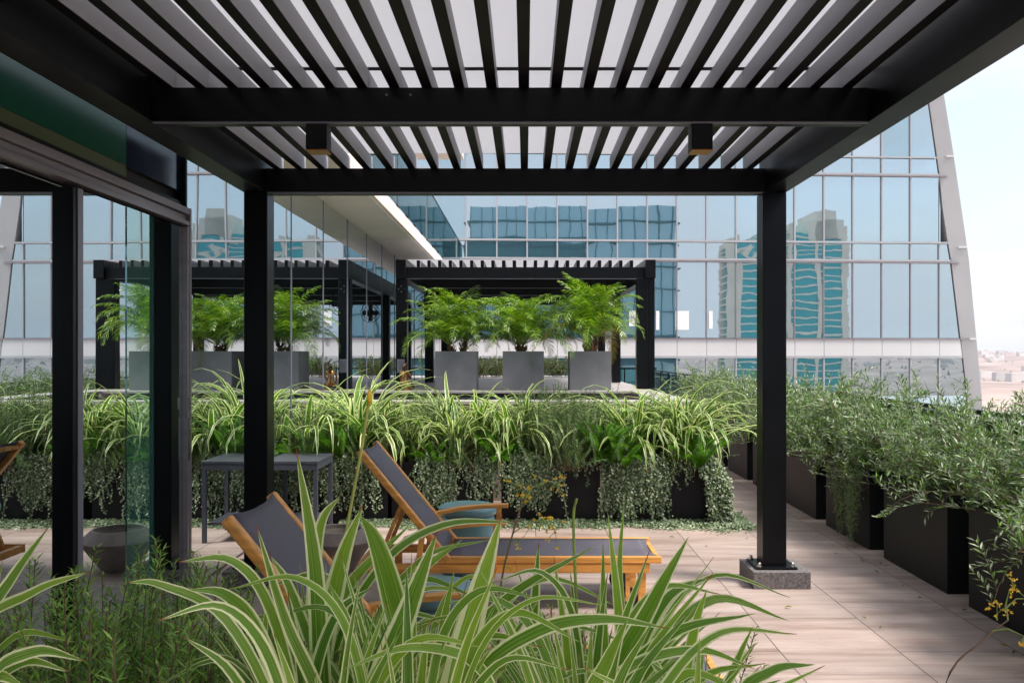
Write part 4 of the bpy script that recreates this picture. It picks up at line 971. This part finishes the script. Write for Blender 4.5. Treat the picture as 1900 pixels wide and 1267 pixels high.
G = {
 'A': ('tall striped plant rising left of centre in front of the near lounger', [
   ([(640,1700),(600,1300),(585,1050),(550,832)],46,1.45,1.35,.1),
   ([(620,1700),(585,1300),(592,1000),(632,917)],44,1.5,1.6,-.5),
   ([(660,1700),(610,1350),(530,1150),(475,972)],32,1.4,1.25,.3),
   ([(670,1700),(620,1350),(545,1110),(500,1028)],30,1.45,1.4,.6),
   ([(640,1700),(560,1350),(500,1130),(430,1040),(330,1042)],30,1.4,1.2,1),
   ([(650,1700),(560,1400),(480,1180),(420,1105),(350,1093)],40,1.4,1.2,.9),
   ([(600,1700),(590,1300),(630,1060),(674,935)],52,1.5,1.45,.1),
   ([(800,1700),(770,1300),(735,1130),(700,1010),(668,955)],60,1.5,1.4,.1),
   ([(540,1700),(560,1300),(640,1100),(762,972)],42,1.5,1.55,-.5),
   ([(560,1700),(575,1330),(620,1150),(692,1088)],38,1.35,1.4,-.6),
   ([(600,1700),(520,1350),(420,1150),(300,1085),(235,1080)],26,1.3,1.2,.8),
   ([(680,1700),(690,1400),(650,1180),(610,1080)],36,1.35,1.3,.4),
   ([(560,1700),(520,1400),(490,1230),(500,1080)],24,1.3,1.35,.2),
   ([(640,1700),(670,1350),(660,1150),(655,1060)],26,1.6,1.6,.2),
   ([(600,1700),(500,1400),(430,1250),(340,1180)],30,1.3,1.2,.9),
  ]),
 'B': ('broad striped plant in the centre foreground', [
   ([(640,1700),(690,1330),(760,1130),(812,985)],64,1.35,1.3,-.2),
   ([(800,1700),(840,1320),(885,1120),(932,953)],70,1.3,1.25,-.15),
   ([(560,1700),(610,1260),(700,1060),(820,975),(965,968)],30,1.5,1.6,-1),
   ([(640,1700),(680,1300),(760,1090),(858,1000)],36,1.55,1.6,-.6),
   ([(600,1600),(680,1200),(780,1040),(910,1000)],18,1.6,1.7,-.8),
   ([(740,1700),(800,1300),(930,1120),(1105,1012)],34,1.45,1.4,-.8),
   ([(700,1700),(790,1300),(850,1130),(965,1085)],20,1.5,1.6,-.8),
   ([(780,1700),(760,1400),(700,1200),(660,1110)],40,1.45,1.4,.5),
   ([(760,1700),(800,1380),(820,1180),(842,1060)],30,1.6,1.6,0),
   ([(700,1700),(740,1400),(800,1250),(900,1170)],28,1.3,1.35,-.7),
   ([(820,1700),(780,1420),(760,1250),(770,1090)],26,1.6,1.6,.2),
   ([(850,1700),(900,1400),(930,1260),(985,1100)],26,1.6,1.6,-.3),
  ]),
 'C': ('arching striped plant right of centre with long leaning leaves', [
   ([(760,1500),(880,1262),(1000,1170),(1120,1148),(1240,1165)],36,1.25,1.2,-.9),
   ([(960,1700),(980,1300),(992,1120),(1000,1006)],30,1.6,1.6,0),
   ([(1200,1700),(1160,1300),(1145,1110),(1128,955)],26,1.45,1.4,.1),
   ([(1220,1700),(1175,1300),(1150,1080),(1158,930)],18,1.5,1.5,.1),
   ([(1150,1700),(1130,1350),(1120,1150),(1119,1004)],22,1.5,1.5,0),
   ([(1080,1700),(1130,1300),(1210,1120),(1278,995)],44,1.4,1.35,-.3),
   ([(1100,1700),(1150,1320),(1230,1120),(1322,1068)],40,1.55,1.6,-.5),
   ([(1050,1700),(1120,1330),(1240,1180),(1400,1138)],34,1.4,1.35,-.8),
   ([(1260,1700),(1262,1350),(1285,1180),(1312,1092)],30,1.5,1.5,-.1),
   ([(1060,1700),(1085,1340),(1125,1230),(1165,1148)],38,1.25,1.2,-.2),
   ([(1020,1700),(1050,1400),(1150,1250),(1290,1205),(1400,1240)],30,1.3,1.3,-.9),
   ([(980,1700),(1060,1350),(1150,1200),(1260,1150)],26,1.55,1.6,-.7),
   ([(900,1700),(920,1350),(880,1230),(760,1200),(640,1240)],28,1.25,1.2,.9),
   ([(1130,1700),(1090,1380),(1070,1180),(1058,1056)],20,1.6,1.6,0),
   ([(1180,1700),(1220,1400),(1300,1260),(1420,1230)],24,1.35,1.3,-.8),
  ]),
 'D': ('striped plant at the right of the foreground row', [
   ([(1310,1700),(1330,1350),(1362,1240),(1396,1163)],24,1.35,1.3,-.2),
   ([(1330,1700),(1360,1330),(1430,1245),(1512,1232)],28,1.3,1.3,-.9),
   ([(1290,1700),(1250,1360),(1220,1240),(1160,1180)],28,1.4,1.4,.6),
   ([(1270,1700),(1300,1400),(1350,1300),(1450,1260)],28,1.35,1.3,-.8),
   ([(1240,1700),(1260,1400),(1250,1280),(1200,1220)],30,1.4,1.35,.4),
  ]),
 'E': ('striped plant cut by the lower left corner of the view', [
   ([(-160,1700),(-80,1250),(20,1080),(90,978)],44,1.25,1.2,-.4),
   ([(-180,1600),(-60,1200),(60,1100),(168,1060)],30,1.3,1.25,-.8),
   ([(-160,1700),(-40,1300),(60,1210),(160,1225)],36,1.2,1.2,-.9),
   ([(-150,1700),(-40,1330),(40,1230),(130,1245)],30,1.25,1.2,-.8),
   ([(-120,1700),(-60,1300),(-20,1150),(5,1040)],34,1.4,1.35,-.2),
   ([(-160,1700),(-60,1320),(30,1180),(140,1190)],22,1.4,1.4,-.8),
   ([(-160,1700),(-100,1450),(-20,1260),(70,1290)],40,1.2,1.2,-.8),
  ]),
}
rnd = random.Random(300)
for key, (lab, leaves) in G.items():
    mb = MB()
    for (pts, w, y0, y1, roll) in leaves:
        # gather the bases of a clump into the planter soil
        fleaf(mb, pts, w, y0, y1, roll)
    # filler blades low in the clump
    bx = {'A':600,'B':760,'C':1090,'D':1290,'E':-120}[key]
    for k in range({'A':90,'B':110,'C':104,'D':18,'E':22}[key]):
        sp = rnd.uniform(-1,1); hgt = rnd.choice((rnd.uniform(1020,1180), rnd.uniform(1120,1260), rnd.uniform(1170,1300))) if key in 'ABC' else rnd.uniform(1180,1300)
        y0 = rnd.uniform(1.22,1.8); tipx = bx + sp*250; bend = rnd.random()*.68*(.5 if key in 'DE' else 1); sp *= (.6 if key in 'DE' else 1)
        if key == 'C' and sp > 0: sp *= .75
        if bend < .55: pts = [(bx+sp*40,1700),(bx+sp*90,1420),(bx+sp*150,(hgt+1400)/2),(tipx,hgt)]
        else: q_ = 1 if sp > 0 else -1; e_ = hgt+rnd.uniform(10,70); pts = [(bx+sp*60,1700),(bx+sp*110,1430),(bx+sp*170+q_*20,hgt+110),(bx+sp*230+q_*80,hgt+10),(bx+sp*300+q_*170,e_)]
        fleaf(mb, pts, rnd.uniform(14,34), y0, y0+rnd.uniform(-.15,.15), -sp*.8)
    o = mb.build('striped_plant', m_stripef, smooth=True); tag(o, lab, 'striped plant', 'striped plants of the foreground row')
# stalks
def stalk(pts, y0, y1, r0, r1, mat, label, name='flower_stalk', buds=None, par=None):
    P = [at(p[0], p[1], y0+(y1-y0)*i/(len(pts)-1)) for i, p in enumerate(pts)]
    Q = [P[0]*2-P[1]]+P+[P[-1]*2-P[-2]]; out = []
    for i in range(1, len(Q)-2):
        for k in range(5):
            t = k/5; a,b_,c,d = Q[i-1],Q[i],Q[i+1],Q[i+2]; out.append(.5*((2*b_)+(c-a)*t+(2*a-5*b_+4*c-d)*t*t+(3*b_-a-3*c+d)*t**3))
    out.append(P[-1]); mb = MB(); n = len(out); mb.tube(out, [r0+(r1-r0)*i/(n-1) for i in range(n)], 7)
    o = mb.build(name, mat, par, smooth=True)
    if label: tag(o, label, 'stalk')
    return o, out
stalk([(560,1700),(600,1250),(640,1000),(668,850),(682,760),(686,728)], 1.6, 1.5, .003, .0024, m_ystem, 'long yellow green stalk leaning right of the near lounger back', 'plant_stalk')
o = bpy.context.scene.objects['plant_stalk']
mb = MB(); c = at(686,736,1.5); mb.lathe([(.002,-.014),(.0045,-.004),(.005,.004),(.002,.012)], 10, c); mb.build('bud', m_yellow, o, smooth=True)
stalk([(1100,1700),(1078,1300),(1068,1080),(1064,960),(1070,925)], 1.45, 1.4, .0028, .0022, m_gstem, 'thin upright green stalk with curled tip before the far lounger', 'plant_stalk')
def flower_spray(pts, side, y, lab, seed):
    rnd = random.Random(seed)
    t = thing('yellow_flower_spray', lab, 'flowers', at(pts[0][0], pts[0][1], y))
    T = -Vector(t.location)
    o, out = stalk(pts, y, y, .0022, .001, m_stem, None, 'stem', par=t); o.matrix_parent_inverse = Matrix.Translation(T)
    br = MB()
    for (ax_, ay_, bx_, by_, k) in side:
        fl = MB()
        a_, b_ = at(ax_, ay_, y), at(bx_, by_, y+rnd.uniform(-.04,.04)); mid = (a_+b_)/2 + Vector((0,0,.008)); br.tube([a_,mid,b_],[.0012,.0009,.0006],5)
        for j in range(k):
            c = b_ + Vector((rnd.gauss(0,.010), rnd.gauss(0,.010), rnd.gauss(0,.010))); br.tube([b_, c],.0005,4)
            for q in range(4):
                d = Vector((rnd.gauss(0,1), rnd.gauss(-.4,1), rnd.gauss(0,1))).normalized(); fl.leaf(c, d, .006, .003, Vector((0,-1,.3)), 0)
        p = fl.build('flower', m_yellow, t); p.matrix_parent_inverse = Matrix.Translation(T)
    p = br.build('branch', m_gstem, t); p.matrix_parent_inverse = Matrix.Translation(T)
flower_spray([(925,1600),(925,1200),(930,1080),(960,960),(975,920),(968,900)], [(968,905,955,898,5),(972,920,975,925,6),(975,925,1000,900,3),(1000,900,1035,900,7),(950,990,1010,965,6),(1010,965,1030,985,5),(945,1010,965,1005,3),(935,1040,940,1050,3),(1000,985,1010,965,4)], 1.5, 'brown stemmed spray of small yellow flowers before the far lounger', 401)
flower_spray([(1700,1600),(1750,1280),(1820,1190),(1870,1150)], [(1870,1150,1865,1125,6),(1865,1125,1880,1085,7),(1865,1130,1905,1110,6),(1840,1170,1900,1180,3),(1850,1150,1850,1115,5)], 1.35, 'spray of small yellow flowers at the lower right corner', 402)
# foreground rosemary
RF = [rosemary_mesh(s, 130, .62, .20, .028, .0042, m_rosef, 250, .6) for s in (501,502,503)]
for i, (px, y, s, zt, lb) in enumerate(((60,1.6,.8,0,'rosemary bush at the far left of the foreground'),(190,1.5,.86,0,'rosemary bush in the lower left, beside the door stile'),(300,1.62,.84,0,'rosemary bush before the jamb of the sliding door'),(400,1.5,.84,0,'rosemary bush left of the tall striped plant'),(480,1.65,.72,0,'small rosemary under the near lounger back'),(230,1.85,.82,0,'rosemary bush behind the lower left ones'),(20,1.35,.7,0,'rosemary sprigs in the lower left corner'),
    (1440,1.5,.53,0,'rosemary sprigs on the open tiles at the lower right'),(1340,1.62,.54,0,'rosemary sprigs among the right striped leaves'),(980,1.85,.66,0,'rosemary sprigs behind the centre striped leaves'),(1120,1.8,.68,0,'rosemary sprigs below the far lounger foot end'))):
    x = (px-975)/F*y; inst(RF[i%3], 'rosemary_bush', (x, y, .67), i*2.1, s*1.32, lb, 'rosemary', 'rosemary of the foreground row')
rnd = random.Random(600); LM = []
for k in range(3):
    mb = MB(); mb.leaf(Vector((0,0,.004)), Vector((1,0,.12)), .055, .018, Vector((0,0,1)), 0, .5); LM.append(mb.mesh('fallen_leaf', m_shrub if k else m_palmd))
for k in range(22):
    q = rnd.random(); x, y = (2.98 - abs(rnd.gauss(0,.12)), rnd.uniform(4.6, 9)) if q < .6 else (rnd.uniform(1.2, 2.9), rnd.uniform(4, 8.6))
    inst(LM[k%3], 'fallen_leaf', (x, y, .003), rnd.uniform(0,6.28), rnd.uniform(.6,1.1), 'small dry leaf lying on the beige tiles', 'leaf', 'fallen leaves on the tiles')
mh = bpy.data.materials.new('haze_air'); mh.use_nodes = True; hn = mh.node_tree; hn.nodes.remove(hn.nodes['Principled BSDF'])
pv = hn.nodes.new('ShaderNodeVolumePrincipled'); pv.inputs['Color'].default_value = (.92,.94,1,1); pv.inputs['Density'].default_value = .00016; pv.inputs['Anisotropy'].default_value = .2
hn.links.new(pv.outputs[0], hn.nodes['Material Output'].inputs['Volume'])
tag(MB().box(-4600, 4600, -4600, 4600, -130, 130).build('haze', mh), kind='stuff', label='pale haze over the far hills')
print('faces', sum(len(m.polygons) for m in bpy.data.meshes), 'objects', len(bpy.data.objects))
